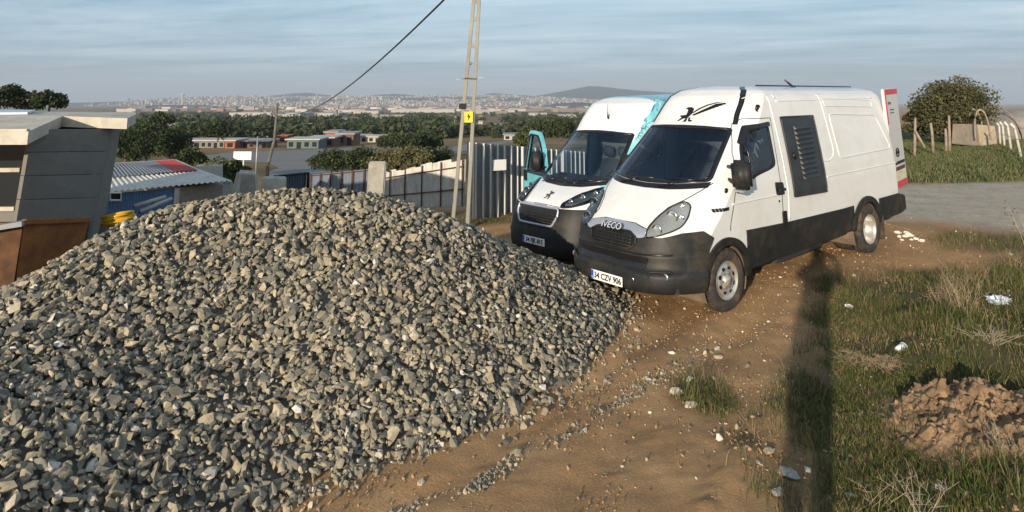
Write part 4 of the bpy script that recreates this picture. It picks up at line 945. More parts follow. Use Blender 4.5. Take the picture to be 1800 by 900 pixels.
def cabin():
    root = empty('site_cabin', at(100, 420, 8.6), (0, 0, 0), 'old pale-roofed site cabin with leaning grey panel walls beside the gravel pile', 'cabin')
    o = root.location.copy(); A_ = lambda X, Y, y: at(X, Y, y)-o
    top = [A_(-330, 232, 7.0), A_(50, 231, 7.0), A_(110, 204, 8.6), A_(224, 208, 8.6), A_(240, 200, 10.2), A_(236, 197, 12.4), A_(-420, 194, 13.0)]
    prism(MB(), top, .14).build('roof', ROOFW, root)
    MB().bar(A_(-330, 230, 7.02), A_(50, 229, 7.02), .05, .03).build('roof_trim', ROOFW, root)
    q = [A_(-60, 202, 9.5), A_(48, 201, 9.5), A_(62, 196, 11.5), A_(-60, 195, 11.8)]; prism(MB(), [p+Vector((0, 0, .03)) for p in q], .03).build('roof_sheet', pmat('blue_white_sheet', (.50, .58, .66), .4), root)
    # planked side wall, leaning out to the top
    bl, br, tr, tl = A_(22, 392, 7.7), A_(157, 388, 8.5), A_(189, 226, 8.75), A_(50, 226, 7.75)
    for k in range(4):
        a, b = k/4, (k+1)/4-.006; L_ = lambda p, q, t: p*(1-t)+q*t
        V = [L_(bl, tl, a), L_(br, tr, a), L_(br, tr, b), L_(bl, tl, b)]; nn = (V[1]-V[0]).cross(V[3]-V[0]).normalized()*-.07
        MB().add([tuple(p) for p in V]+[tuple(p+nn*(-1)) for p in V], [(0, 1, 2, 3), (7, 6, 5, 4), (0, 4, 5, 1), (1, 5, 6, 2), (2, 6, 7, 3), (3, 7, 4, 0)]).build('wall_panel', PANELW, root)
    c1, c2 = A_(180, 415, 10.2), A_(212, 226, 10.6)
    MB().add([tuple(p) for p in (br+(br-tr)*.22, c1, c2, tr)]+[tuple(p+Vector((-.05, .0, 0))) for p in (br+(br-tr)*.22, c1, c2, tr)], [(0, 1, 2, 3), (7, 6, 5, 4), (0, 4, 5, 1), (1, 5, 6, 2), (2, 6, 7, 3), (3, 7, 4, 0)]).build('end_wall', PANELW, root)
    MB().tube([br+(br-tr)*.24+Vector((.03, -.03, 0)), tr+Vector((.03, -.03, 0))], .014, 6).build('corner_pipe', GALV, root, True)
    MB().bar(br+(br-tr)*.25, tr, .09, .07).build('corner_post', PANELW, root)
    # glazed front at the far left
    f = lambda X, Y: A_(X, Y, 8.2)
    MB().hexa([f(-330, 440), f(24, 392), f(24, 392)+Vector((0, .08, 0)), f(-330, 440)+Vector((0, .08, 0)), f(-330, 372), f(30, 366), f(30, 366)+Vector((0, .08, 0)), f(-330, 372)+Vector((0, .08, 0))]).build('front_wall', PANELW, root)
    w_ = MB().add([tuple(f(-330, 368)), tuple(f(32, 364)), tuple(f(50, 240)), tuple(f(-330, 244))], [(0, 1, 2, 3)]).build('window', pmat('dark_window_glass', (.02, .024, .03), .08), root)
    for Y in (298, 366): MB().bar(f(-330, Y+4)+Vector((0, -.03, 0)), f(40 if Y < 300 else 30, Y)+Vector((0, -.03, 0)), .05, .05).build('window_frame', ROOFW, w_)
    MB().bar(f(-90, 372), f(-80, 244), .05, .05).build('window_frame', ROOFW, w_)
    MB().hexa([A_(-330, 760, 8.6), A_(178, 520, 8.9), A_(178, 470, 12), A_(-330, 560, 13), A_(-330, 250, 8.6), A_(20, 250, 8.6), A_(190, 215, 12), A_(-330, 210, 12.6)]).build('cabin_interior', DARKIN, root)
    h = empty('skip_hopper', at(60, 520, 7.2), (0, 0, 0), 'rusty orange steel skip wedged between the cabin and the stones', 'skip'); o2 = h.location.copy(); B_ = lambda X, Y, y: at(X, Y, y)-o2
    MB().hexa([B_(10, 620, 6.9), B_(130, 520, 7.75), B_(120, 520, 8.3), B_(-200, 540, 8.2), B_(42, 392, 6.95), B_(156, 388, 7.78), B_(150, 388, 8.3), B_(-200, 392, 8.1)]).build('skip_body', RUSTO, h)
    MB().hexa([B_(-420, 700, 6.3), B_(8, 600, 6.88), B_(-60, 520, 8.2), B_(-500, 600, 7.9), B_(-420, 470, 6.4), B_(40, 396, 6.93), B_(-60, 394, 8.1), B_(-500, 440, 7.9)]).build('skip_end', pmat('rust_painted_shade', (.10, .042, .014), .8, var=.5), h)  # shade on the skip's end is put into a darker rust colour
    MB().bar(B_(-330, 452, 6.38), B_(42, 392, 6.9), .12, .05).build('skip_rim', GALV, h); MB().bar(B_(42, 390, 6.93), B_(156, 386, 7.75), .05, .05).build('skip_rim', RUSTO, h)
cabin()
YEL = pmat('yellow_hose', (.72, .42, .02), .45, var=.12, scale=10)
p = at(208, 386, 8.9); pts = []
for k in range(5*24+1):
    a = 2*math.pi*k/24; rr_ = .165+.012*math.sin(k*.7); pts.append(p+Vector((rr_*math.cos(a)*1.1, rr_*math.sin(a)*1.0, -.07+.027*k/24+.05*math.cos(a+.6))))
tag(MB().tube(pts, .017, 7).build('hose_coil', YEL, None, True), 'bright yellow coiled hose lying on the edge of the gravel heap', 'hose')
tag(MB().tube([at(246, 372, 9.6), at(300, 350, 10.6)], .035, 8).build('steel_pipe', GALV, None, True), 'grey steel pipe lying on the stones below the blue shed', 'pipe')
tag(MB().tube([at(236, 362, 10.2), at(290, 346, 11.0)], .03, 8).build('steel_pipe', ROOFW, None, True), 'pale pipe lying behind the grey one below the blue shed', 'pipe')

# ------------------------------------------------------------------ shed with corrugated roof
def shed():
    root = empty('corrugated_shed', at(260, 352, 19.5), (0, 0, 0), 'low shed with blue walls under a grey, red and white corrugated roof', 'shed'); o = root.location.copy(); A_ = lambda X, Y, y: at(X, Y, y)-o
    grey = pmat('sheet_grey', (.20, .22, .24), .5, .2, var=.15, scale=1.5, dirt=(.2, .16, .12, .4)); red = pmat('sheet_red', (.42, .055, .045), .5, var=.15); wht = pmat('sheet_white', (.58, .56, .50), .5, .1, var=.12, scale=1.5, dirt=(.35, .30, .24, .5), dscale=2)
    blue = pmat('sheet_blue', (.12, .22, .40), .5, .1, var=.15)
    rL, rM, rR = A_(130, 292, 20), A_(272, 284, 21.4), A_(306, 281.5, 21.9)
    mL, mM, mR = A_(130, 318, 18.6), A_(308, 303, 20.2), A_(350, 300, 20.6)
    eL, eM, eR = A_(130, 344, 17.3), A_(304, 329, 18.2), A_(404, 319, 18.9)
    quad_sheet('roof_sheet', mL, mM, rM, rL, grey, root, 26, .035)['label'] = 'grey upper roof sheet'
    quad_sheet('roof_sheet', mM, mR, rR, rM, red, root, 7, .035)['label'] = 'red upper roof sheet'
    quad_sheet('roof_sheet', eL, eR, mR+Vector((0, 0, -.03)), mL+Vector((0, 0, -.03)), wht, root, 26, .04)['label'] = 'white lower roof sheet'
    MB().bar(rR, mR, .12, .04).bar(mR, eR, .12, .04).build('verge_trim', wht, root); MB().bar(rL, rR, .2, .04).build('ridge_cap', wht, root)
    dn_ = Vector((0, 0, -2.2))
    e1, e2 = eL+Vector((0, .3, -.05)), eM+Vector((0, .3, -.05)); quad_sheet('wall', e1+dn_, e2+dn_, e2, e1, blue, root, 34, .03)
    e3 = A_(392, 325, 19.6); bm_ = pmat('shed_block_wall', (.28, .25, .20), .8, var=.2)
    MB().hexa([e2+dn_, e3+dn_, e3+dn_+Vector((0, 3, 0)), e1+dn_+Vector((0, 3, 0)), e2, e3, e3+Vector((-1.2, 2.6, .5)), e1+Vector((0, 3, .2))]).build('side_wall', bm_, root)
    for X0, X1, Y0, Y1 in ((194, 213, 339, 352), (140, 165, 344, 358)):
        w_ = MB().box(tuple(A_(X0, Y1, 17.55)), tuple(A_(X1, Y0, 17.55)+Vector((0, .05, 0)))).build('window', MATS['dark_window_glass'], root)
        MB().tube([A_(X0, Y0, 17.5), A_(X1, Y0, 17.5), A_(X1, Y1, 17.5), A_(X0, Y1, 17.5)], .03, 4, True).build('window_frame', wht, w_)
    MB().bar(e2+dn_+Vector((0, -.05, 0)), e2+Vector((0, -.05, 0)), .1, .1).build('corner_post', wht, root)
shed()

# ------------------------------------------------------------------ fences
def fence(name, p0, p1, n, sheet, frame, label, top_rail=True, sharp=True, amp=.04, npost=4, ragged=0, face=-1, jz=0, rails=(.88, .45), cat='fence', pw=.06, seed=1):
    """p0/p1: ((x,y,zbase,height))"""
    root = empty(name, (p0[0], p0[1], p0[2]), (0, 0, 0), label, cat); o = Vector(p0[:3]); a = Vector((0, 0, 0)); b = Vector(p1[:3])-o
    rnd_ = random.Random(seed)
    if not ragged: quad_sheet('sheet_panel', a, b, b+Vector((0, 0, p1[3])), a+Vector((0, 0, p0[3])), sheet, root, n, amp, sharp)
    else:
        k = ragged
        for i in range(k):
            u0, u1 = i/k, (i+1)/k; h0 = p0[3]+(p1[3]-p0[3])*u0+rnd_.uniform(-jz, jz); q0, q1 = a.lerp(b, u0), a.lerp(b, u1)
            jj = Vector((0, 0, rnd_.uniform(-.03, .03))); sk = Vector((rnd_.uniform(-.02, .02), rnd_.uniform(-.03, .03), 0))
            quad_sheet('sheet_panel', q0+jj, q1+jj, q1+Vector((0, 0, h0))+sk, q0+Vector((0, 0, h0))+sk, sheet, root, max(2, n//k), amp, sharp)
    d = (b-a).normalized(); nr = Vector((d.y, -d.x, 0))*.06*(-face)
    for r_ in rails:
        MB().bar(a+nr+Vector((0, 0, p0[3]*r_)), b+nr+Vector((0, 0, p1[3]*r_)), .03, .035).build('rail', frame, root)
    for i in range(npost):
        q = a.lerp(b, i/(npost-1))+nr*1.5; h = p0[3]+(p1[3]-p0[3])*i/(npost-1); MB().box((q.x-pw/2, q.y-pw/2, q.z-.3), (q.x+pw/2, q.y+pw/2, q.z+h)).build('post', frame, root)
    return root
FG = pmat('fence_steel', (.24, .26, .275), .42, .55, var=.12, scale=1.2, dirt=(.16, .14, .12, .4), dscale=2)
FW_ = pmat('fence_pale', (.52, .50, .46), .6, .1, var=.15, scale=3, dirt=(.26, .20, .15, .6), dscale=2.5)
FB_ = pmat('fence_blue_grey', (.09, .12, .16), .6, .1, var=.2)
a = at(820, 381, 15.4); d_ = Vector((.50, .866, 0))
e1 = a+d_*10; e1.z = a.z-1.15
FGl = pmat('fence_steel_sunlit', (.62, .64, .64), .4, .3, var=.08)  # sunlight on the ribs painted in as a paler copy of the sheet steel
fr = fence('steel_fence', (a.x, a.y, a.z-.05, 1.75), (e1.x, e1.y, e1.z, 1.85), 30, FG, FGl, 'grey ribbed steel sheet fence behind the van with the open door', sharp=True, amp=.018, npost=5, face=-1, rails=())
# folded standing ribs along the sheet joints
for i in range(30):
    u = (i+.87)/30; q = d_*10*u+Vector((0, 0, -1.10*u)); nrm = Vector((d_.y, -d_.x, 0))
    MB().box((-.022, -.02, 0), (.022, .02, 1.75+.1*u)).build('rib', FGl, fr, False, 0, q+nrm*.06)
pp = d_*1.15+Vector((.10, -.05, 1.15)); pn = MB().box((-.16, -.012, -.12), (.22, .0, .14)).build('paper_notice', PLATEW, fr, False, 0, pp+Vector((.04, -.10, -.02))); pn.rotation_euler = (0, 0, R(30))
b0 = at(817, 365, 19); b1 = at(664, 372, 25.5)
fence('pale_sheet_fence', (b1.x, b1.y, b1.z, 1.45), (b0.x, b0.y, b0.z, 1.38), 64, FW_, RUST, 'pale ragged corrugated sheet fence on a rusty frame beyond the pole', ragged=16, jz=.05, amp=.045, npost=6, face=-1, rails=(.84, .38), sharp=False, pw=.04)
c0 = at(664, 362, 25.0); c1 = at(548, 352, 29)
fence('rail_fence', (c1.x, c1.y, c1.z, 1.1), (c0.x, c0.y, c0.z, 1.4), 20, pmat('fence_dull_blue', (.16, .19, .23), .6), RUST, 'dull blue sheet fence with dark rails left of the concrete slab', amp=.03, npost=7, face=-1, rails=(.96,))
c0 = at(458+78, 340, 17); c1 = at(480, 345, 16)
fence('panel_fence', (c1.x, c1.y, c1.z, .50), (c0.x, c0.y, c0.z, .54), 12, FB_, BLACK, 'short dark blue corrugated panel fence behind the crest of the pile', amp=.03, npost=2, rails=(.95,))
# concrete slab, block
def slab(name, X0, X1, Yt, Yb, y, th, label, cat, lean=0, mat=CONC, bev=.02):
    a, b = at(X0, Yb, y), at(X1, Yb, y); zt = at(X0, Yt, y).z; l = Vector((lean, 0, 0))
    root = MB().hexa([a, b, b+Vector((0, th, 0)), a+Vector((0, th, 0)), Vector((a.x, a.y, zt))+l, Vector((b.x, b.y, zt))+l, Vector((b.x, b.y+th, zt))+l, Vector((a.x, a.y+th, zt))+l]).build(name, mat, None, False, bev)
    return tag(root, label, cat)
slab('concrete_slab', 643, 674, 284, 350, 11.5, .12, 'upright pale concrete slab standing behind the crest of the gravel pile', 'slab', .03)
pw_ = pmat('weathered_white', (.55, .52, .46), .7, var=.15, dirt=(.3, .25, .2, .6))
def tub():
    root = empty('concrete_trough', at(430, 345, 11.5), (0, 0, 0), 'upturned grey trough with a white slanted side on the pile crest', 'trough'); o = root.location; A_ = lambda X, Y, y=11.5: at(X, Y, y)-o
    MB().hexa([A_(404, 350), A_(456, 350), A_(456, 350, 12.3), A_(404, 350, 12.3), A_(417, 298), A_(452, 300), A_(452, 300, 12.2), A_(417, 298, 12.2)]).build('trough_shell', pw_, root, False, .05)
    MB().hexa([A_(420, 350, 11.48), A_(450, 350, 11.48), A_(450, 350, 11.52), A_(420, 350, 11.52), A_(424, 306, 11.46), A_(448, 307, 11.46), A_(448, 307, 11.52), A_(424, 306, 11.52)]).build('trough_panel', CONC, root, False, .01)
tub()
slab('low_wall', 458, 497, 312, 340, 13.0, .2, 'low cream wall end beside the trough and the wooden pole', 'wall', 0, pw_)
# white sign on posts
sg_ = empty('sign_board', at(426, 300, 30), (0, 0, 0), 'blank white sign board above the green bush', 'sign'); o = sg_.location
MB().box(tuple(at(410, 281, 30)-o), tuple(at(442, 266.5, 30)-o+Vector((0, .05, 0)))).build('board', PLATEW, sg_)
MB().box((-.03, 0.06, -1.5), (.03, .12, .5)).build('post', GALV, sg_)
tag(MB().tube([at(449, 320, 30), at(453, 240, 30)], [.045, .035], 6).build('steel_post', GALV, None, True), 'thin grey post standing just right of the white sign board', 'post')
# wooden pole
def wood_pole():
    b, t = at(467, 350, 38), at(488, 181, 38); root = empty('utility_pole', b, (0, 0, 0), 'crooked wooden utility pole standing alone behind the pile crest', 'utility pole')
    wd = pmat('grey_wood', (.13, .115, .10), .85, var=.3, scale=4)
    pts = [b, b.lerp(t, .35)+Vector((-.12, 0, 0)), b.lerp(t, .6)+Vector((.08, 0, 0)), t]; MB().tube([p-b for p in pts], [.11, .10, .085, .065], 8).build('pole', wd, root, True)
    q = at(486, 200, 38)-b; MB().box((q.x-.35, q.y-.05, q.z-.04), (q.x+.45, q.y+.05, q.z+.04)).build('crossarm', wd, root)
    for dx in (-.3, .4): MB().lathe([(0, .001), (0, .06), (.1, .05), (.14, .02), (.15, .001)], 8, 'Z', (q.x+dx, q.y, q.z+.04)).build('insulator', CONC, root, True)
    return at(488, 194, 38)
wt = wood_pole()
E_ = at(800, -20, 9.5); E2 = at(1010, -260, 5.5); pts = []
for k in range(33):
    s_ = k/32; 
    q = wt.lerp(E_, s_) ; q.z -= .85*4*s_*(1-s_); pts.append(q)
pts.append(E2)
tag(MB().tube(pts, .017, 6).build('overhead_cable', BLACK, None, True), 'black overhead cable sagging from the wooden pole up out of view', 'cable')
def a_pole():
    b = at(808, 378, 15.2); root = empty('lattice_pole', b, (0, 0, 0), 'tall two-legged grey steel electricity pole with rungs and a yellow warning sign', 'electricity pole')
    A_ = lambda X, Y: at(X, Y, 15.2)-b
    st = pmat('pole_grey', (.25, .245, .215), .6, .15, var=.15, scale=2, dirt=(.3, .24, .18, .5))
    l0, l1 = A_(795, 374), A_(838.0, -60); r0, r1 = A_(821, 384), A_(845, -60)
    e0, e1 = l1+(l1-l0)*.35, r1+(r1-r0)*.35-Vector((.0, 0, 0))
    for p_, q in ((l0, e0), (r0, e1)): MB().bar(p_-Vector((0, 0, .4)), q, .085, .065).build('leg', st, root, False, .008)
    for Y in (-40, 4, 36, 84, 140):
        t = (374-Y)/434; MB().bar(l0.lerp(l1, t), r0.lerp(r1, t), .05, .09).build('rung', st, root)
    q = A_(824, 140); MB().bar(q+Vector((-.30, .02, .0)), q+Vector((.34, .02, .05)), .02, .02).build('cross_rod', GALV, root)
    MB().tube([A_(826, 112)+Vector((.06*math.cos(a_), 0, .02*math.sin(a_))) for a_ in np.linspace(0, 5.5, 12)], .008, 5).build('wire_loop', BLACK, root, True)
    q = l0.lerp(l1, (374-192)/434); MB().box((q.x-.085, q.y-.08, q.z-.07), (q.x+.085, q.y+.08, q.z+.06)).build('clamp_band', BLACK, root, False, .01)
    q = r0.lerp(r1, (374-205)/434)+Vector((-.085, -.07, .0)); s_ = MB().box((q.x-.10, q.y-.01, q.z-.13), (q.x+.10, q.y+.005, q.z+.12)).build('warning_sign', pmat('sign_yellow', (.75, .58, .03), .5), root, False, .004)
    MB().add([(q.x+a_, q.y-.014, q.z+b_) for a_, b_ in ((.015, .09), (-.04, .0), (-.005, .0), (-.02, -.09), (.045, .02), (.01, .02))], [(0, 1, 2, 5), (2, 3, 4, 5)]).build('warning_mark', BLACK, s_)
a_pole()

# ------------------------------------------------------------------ valley: roads, buildings, trees
ROADM = pmat('far_road_surface', (.20, .19, .18), .9, var=.15, scale=.3)
def drape(name, poly_px, step, mat=ROADM, off=.06):
    poly = [tuple(G(*p))[:2] for p in poly_px]; d = Dr(off); return tag(patch(name, poly, d, mat, None, step), kind='structure')
drape('road', [(322, 277), (400, 269), (500, 265), (640, 259), (700, 257), (700, 261), (600, 266), (552, 274), (536, 284), (552, 296), (600, 306), (640, 311), (660, 322), (600, 330), (520, 322), (478, 318), (468, 305), (490, 296), (470, 286), (400, 284), (322, 290)], 4)
drape('road', [(775, 262), (820, 254), (900, 247), (905, 250), (840, 262), (785, 272)], 6)
BR = [pmat('brick_red', (.34, .12, .06), .85, var=.2, scale=1), pmat('brick_brown', (.17, .10, .07), .85, var=.2, scale=1), pmat('render_pale', (.44, .41, .36), .8, var=.1, scale=1), pmat('block_grey', (.22, .21, .20), .85, var=.2, scale=1), pmat('sheet_green', (.10, .15, .15), .7)]
RW_ = pmat('roof_pale', (.48, .46, .43), .7, var=.1, scale=.5); RD_ = pmat('roof_dull', (.30, .29, .28), .8, var=.15, scale=.5)
def building(X0, X1, Yt, Yb, wm, rm, label, nwin=3, deep=6, gable=False, cat='building', name='low_building'):
    c = G((X0+X1)/2, Yb); y = c.y; x0, x1 = (X0-900)/FPX*y*1.0, (X1-900)/FPX*y; zt = at(0, Yt, y).z; zb = c.z-.4; H_ = zt-zb
    root = empty(name, (x0, y, zb), (0, 0, 0), label, cat); W_ = x1-x0
    MB().box((0, 0, 0), (W_, deep, H_*.9)).build('wall', wm, root)
    if gable: MB().hexa([(-.2, -.3, H_*.9), (W_+.2, -.3, H_*.9), (W_+.2, deep+.3, H_*.9), (-.2, deep+.3, H_*.9), (-.2, deep*.5-.05, H_*1.15), (W_+.2, deep*.5-.05, H_*1.15), (W_+.2, deep*.5, H_*1.15), (-.2, deep*.5, H_*1.15)]).build('roof', rm, root)
    else: MB().hexa([(-.4, -.5, H_*.9), (W_+.4, -.5, H_*.9), (W_+.4, deep+.4, H_*.93), (-.4, deep+.4, H_*.93), (-.4, -.5, H_), (W_+.4, -.5, H_), (W_+.4, deep+.4, H_*1.06), (-.4, deep+.4, H_*1.06)]).build('roof', rm, root)
    for i in range(nwin):
        cx = W_*(i+.5)/nwin; ww = min(W_/nwin*.28, 1.1); dz = 0 if i % 3 == 1 else H_*.32
        MB().box((cx-ww, -.04, max(.4, dz)), (cx+ww, .02, H_*.72)).build('door' if dz == 0 else 'window', MATS['dark_window_glass'], root)
building(321, 341, 246, 259, BR[0], RW_, 'small orange brick hut at the left end of the shed row', 1)
building(342, 404, 246, 260, BR[3], RW_, 'open-fronted grey sheds with a pale flat roof next to the orange hut', 6)
building(405, 422, 246, 261, BR[0], RW_, 'orange brick end block in the middle of the shed row', 1)
building(423, 478, 247, 260, BR[1], RW_, 'long brown brick building with a pale roof left of the wooden pole', 5)
building(301, 350, 217, 231, RD_, RD_, 'large grey hall with a plain roof above the dark trees', 0, 20)
building(414, 446, 233, 241, BR[3], RD_, 'weathered grey shed standing behind the brown brick building', 2)
building(452, 492, 230, 241, BR[3], RW_, 'grey block house with a pale roof behind the wooden pole', 3)
building(496, 511, 238, 251, BR[0], BR[0], 'narrow reddish brick tower right of the wooden pole', 1, 4)
building(512, 566, 244, 261, BR[4], RW_, 'dark green sheet building with a thin white roof', 4)
building(548, 592, 241, 258, BR[1], RW_, 'brown brick building adjoining the dark green one', 3)
building(577, 598, 231, 252, BR[0], RD_, 'tall red brick block rising over its flat neighbours', 2, 7)
building(598, 626, 234, 256, BR[1], RD_, 'dark brown block next to the tall red brick one', 2, 7)
building(626, 650, 238, 249, BR[2], RW_, 'cream house front with a dark doorway', 2, 6)
building(651, 684, 239, 250, BR[2], RW_, 'long low white-roofed house right of the cream one', 3, 6)
building(664, 684, 231, 240, BR[3], RW_, 'grey house with a raised white roof behind the low white one', 2, 7)
building(686, 700, 232, 241, BR[2], RW_, 'white cube house at the edge of the dark trees', 1, 6)
building(702, 722, 234, 243, BR[2], RW_, 'pinkish pale house last before the dark trees', 2, 6)
building(532, 560, 218, 228, BR[3], RW_, 'grey terrace with a thin pale roof among the trees', 3, 10)
building(562, 606, 219, 227, RD_, RD_, 'long dull grey shed among the trees above the red block', 2, 10)
building(608, 620, 216, 225, BR[2], BR[2], 'small pale house with a bright front among the trees', 1, 8)
building(656, 712, 202, 214, BR[3], RD_, 'row of half-built grey blocks on the wooded rise', 7, 20)
building(848, 864, 226, 233, BR[2], RW_, 'isolated white house among trees beyond the steel fence', 2, 8)
building(886, 922, 236, 246, BR[2], RD_, 'low pale farm building behind the steel fence', 3, 8)
for i, (X0, X1, Yt, Yb, lb) in enumerate([(409, 482, 198, 206, 'long white factory hall left of the wooden pole top'), (486, 532, 199, 208, 'bright white factory hall just right of the wooden pole top'), (534, 600, 199, 205, 'long pale factory hall seen under the cable'), (624, 668, 195, 201, 'pale blue-grey factory hall on the plain'), (690, 800, 192, 198, 'very long pale factory hall left of the electricity pole'), (845, 905, 193, 198, 'grey-white hall right of the electricity pole'), (930, 962, 199, 204, 'white hall at the foot of the dark hill'), (985, 1012, 202, 208, 'white sheds right of the dark hill')]):
    building(X0, X1, Yt, Yb, BR[2], RW_, lb, 0, 60, cat='factory', name='factory_hall')
rh = random.Random(6)
for i in range(34):
    X = rh.uniform(250, 1010); Y = rh.uniform(209, 229); w_ = rh.uniform(5, 14)
    building(X, X+w_, Y-rh.uniform(3.5, 6), Y, rh.choice((BR[2], BR[3], BR[1], BR[2])), rh.choice((RW_, RD_)), 'small pale flat-roofed house far off among the trees of the valley', 0, 12, name='distant_house', cat='house')
    o_ = [o for o in bpy.data.objects if o.name.startswith('distant_house')][-1]
for o_ in bpy.data.objects:
    if o_.name.startswith('distant_house'): o_['group'] = 'distant houses among the valley trees'
def far_tower():
    b = at(320, 182, 5200); root = empty('control_tower', b, (0, 0, 0), 'slender pale tower with a wider head on the hazy plain', 'tower'); z1 = at(320, 164, 5200).z-b.z
    MB().lathe([(0, 9), (z1*.75, 6), (z1*.78, 14), (z1*.95, 15), (z1, 6), (z1, .1)], 10, 'Z').build('shaft', BR[2], root)
far_tower()
# big trees and bushes one can tell apart
TR = [(8, 149, 196, 30, 45, 'dark round tree at the far left above the cabin roof', LEAF_DARK), (52, 160, 196, 26, 46, 'lower olive tree second from the left above the cabin roof', LEAF_OLIVE), (95, 156, 196, 27, 45, 'spreading dark tree above the middle of the cabin roof', LEAF_DARK),
      (290, 202, 222, 20, 150, 'domed dark tree above the grey hall', LEAF_DARK), (235, 228, 290, 34, 42, 'dark bush just right of the cabin', LEAF_DARK), (270, 216, 292, 42, 48, 'big dark tree behind the blue shed roof', LEAF_DARK), (315, 226, 290, 30, 52, 'dark tree above the red roof sheet', LEAF_DARK), (345, 258, 300, 28, 34, 'low dark bush right of the red roof sheet', LEAF_DARK),
      (393, 279, 330, 34, 22, 'bright green bush below the white sign', LEAF_MID), (425, 288, 325, 20, 23, 'small green bush between the sign and the trough', LEAF_MID),
      (392, 214, 246, 26, 130, 'dark tree clump behind the shed row', LEAF_DARK), (366, 212, 240, 24, 150, 'dark tree left of the shed row clump', LEAF_DARK),
      (590, 264, 300, 34, 55, 'wide dark bush inside the road bend', LEAF_DARK), (640, 262, 302, 38, 52, 'wide dark bush right of the road bend', LEAF_DARK), (690, 266, 300, 34, 50, 'olive bush behind the concrete slab', LEAF_OLIVE), (735, 258, 296, 34, 48, 'olive bush above the pale fence', LEAF_OLIVE), (770, 256, 290, 26, 52, 'dark bush beside the electricity pole', LEAF_DARK),
      (715, 238, 262, 28, 95, 'dark tree beside the pinkish house', LEAF_DARK), (750, 236, 262, 30, 100, 'dark tree right of the pinkish house', LEAF_DARK), (690, 240, 258, 20, 105, 'dark tree in front of the white houses', LEAF_DARK), (925, 222, 262, 22, 60, 'dark bush in the gap beside the open van door', LEAF_MID), (985, 210, 246, 24, 110, 'dark tree beyond the open van door', LEAF_DARK), (955, 214, 244, 22, 120, 'dark tree left of the white van roof', LEAF_DARK)]
for i, (X, Yt, Yb, hw, y, lb, mt) in enumerate(TR):
    zt = at(X, Yt, y).z; zb = max(at(X, Yb, y).z, gz((X-900)/FPX*y, y)-.1) if y > 30 else at(X, Yb, y).z; hw_ = hw/FPX*y
    x_ = (X-900)/FPX*y*(1.0); tree(x_, y, zb, max(zt-zb, .8), hw_*1.15, lb, 100+i, 2600, max(.07, .0042*y), mt, 'bush' if 'bush' in lb else 'tree', 'bush' if 'bush' in lb else 'tree', trunk=.05 if 'bush' in lb or 'cabin roof' in lb else .2)
# right side fig tree
b = G(1662, 254); yb = 31.; zb = gz((1662-900)/FPX*yb, yb)
tree((1664-900)/FPX*yb, yb, zb-.2, at(1664, 137, yb).z-zb+.2, 67/FPX*yb, 'big spreading olive-brown tree beyond the grass on the right', 301, 17000, .12, LEAF_FIG, trunk=.10, k=85)
for i, (X, Yt, hw, y) in enumerate([(1600, 180, 22, 33), (1738, 205, 9, 34)]):
    z = gz((X-900)/FPX*y, y); tree((X-900)/FPX*y, y, z-.1, at(X, Yt, y).z-z, hw/FPX*y, ['leafy bush left of the big tree behind the rear van door', 'leafy bush right of the big tree by the old shelter'][i], 310+i, 4000, .13, LEAF_FIG, 'bush', 'bush', trunk=.03)
# woods
def woods():
    rng = np.random.default_rng(8); P = []; 
    n = 1500; y = 210*np.exp(rng.random(n)**1.0*math.log(1500/210)); X = rng.uniform(150, 1250, n); x = (X-900)/FPX*y
    dens_ = fbm(x, y, 90., 3, 44)+.02*np.sqrt(y/100); ok = (dens_ > .0) | (y > 900); x, y = x[ok], y[ok]; z = terrain(x, y, False)
    for i in range(len(x)):
        h = rng.uniform(3.5, 7)*(1 if y[i] > 300 else .75); k = int(90 if y[i] < 500 else 50); e = rng.normal(size=(k, 3)); e /= np.linalg.norm(e, axis=1, keepdims=True)
        lump = 1+.35*np.sin(e[:, :1]*5+i)*np.cos(e[:, 2:]*4+i*2)
        P.append(np.array([x[i], y[i], z[i]+h*.5])+e*rng.uniform(.5, 1, (k, 1))*lump*np.array([h*.85, h*.85, h*.5]))
    P = np.concatenate(P); o = leaves('distant_wood', P, 1.9, leafmat('wood_leaf', (.045, .058, .026), .4, .4, .02), None, 9, .8); tag(o, 'dark wooded belt of trees across the valley floor', 'wood', kind='stuff')
woods()
# hills and city
HILLM = pmat('hill_ground', (.025, .035, .03), .95, var=.3, scale=.004)
def hill(pts, y0, dep, seed=0, mat=HILLM, name='hill', n=80):
    pts = np.array(pts, float); Xs = np.linspace(pts[0, 0], pts[-1, 0], n); Ys = np.interp(Xs, pts[:, 0], pts[:, 1]); x = (Xs-900)/FPX*y0
    zr = np.array([at(0, Y, y0).z for Y in Ys]); zb = -60.; rows = []; vs = np.linspace(-1, 1, 25)
    for v_ in vs:
        f = math.cos(v_*math.pi/2)**1.2; z = zb+(zr-zb)*f*(1+.0*x)+ (f*.10*(zr-zb)*fbm(x, np.full_like(x, y0+v_*dep), dep*.35, 4, seed) if abs(v_) > .01 else 0); rows.append(np.stack([x*(1+.0*v_), np.full_like(x, y0+v_*dep), z], -1))
    V = np.concatenate(rows); i = np.arange(25*n).reshape(25, n); F = np.stack([i[:-1, :-1], i[:-1, 1:], i[1:, 1:], i[1:, :-1]], -1).reshape(-1, 4)
    return tag(npmesh(name, V, F, mat, None, True), kind='structure'), (lambda X, v_: (math.cos(v_*math.pi/2)**1.2, np.interp(X, pts[:, 0], pts[:, 1])))
hill([(760, 181), (820, 171), (868, 163.5), (905, 167), (940, 169), (985, 161), (1035, 151), (1075, 154.5), (1120, 159), (1180, 163), (1260, 171), (1380, 181)], 7600, 900, 1, n=140)
hill([(400, 178), (470, 169), (540, 163.5), (590, 168), (640, 169), (700, 165), (760, 170), (810, 178)], 7600, 500, 2)
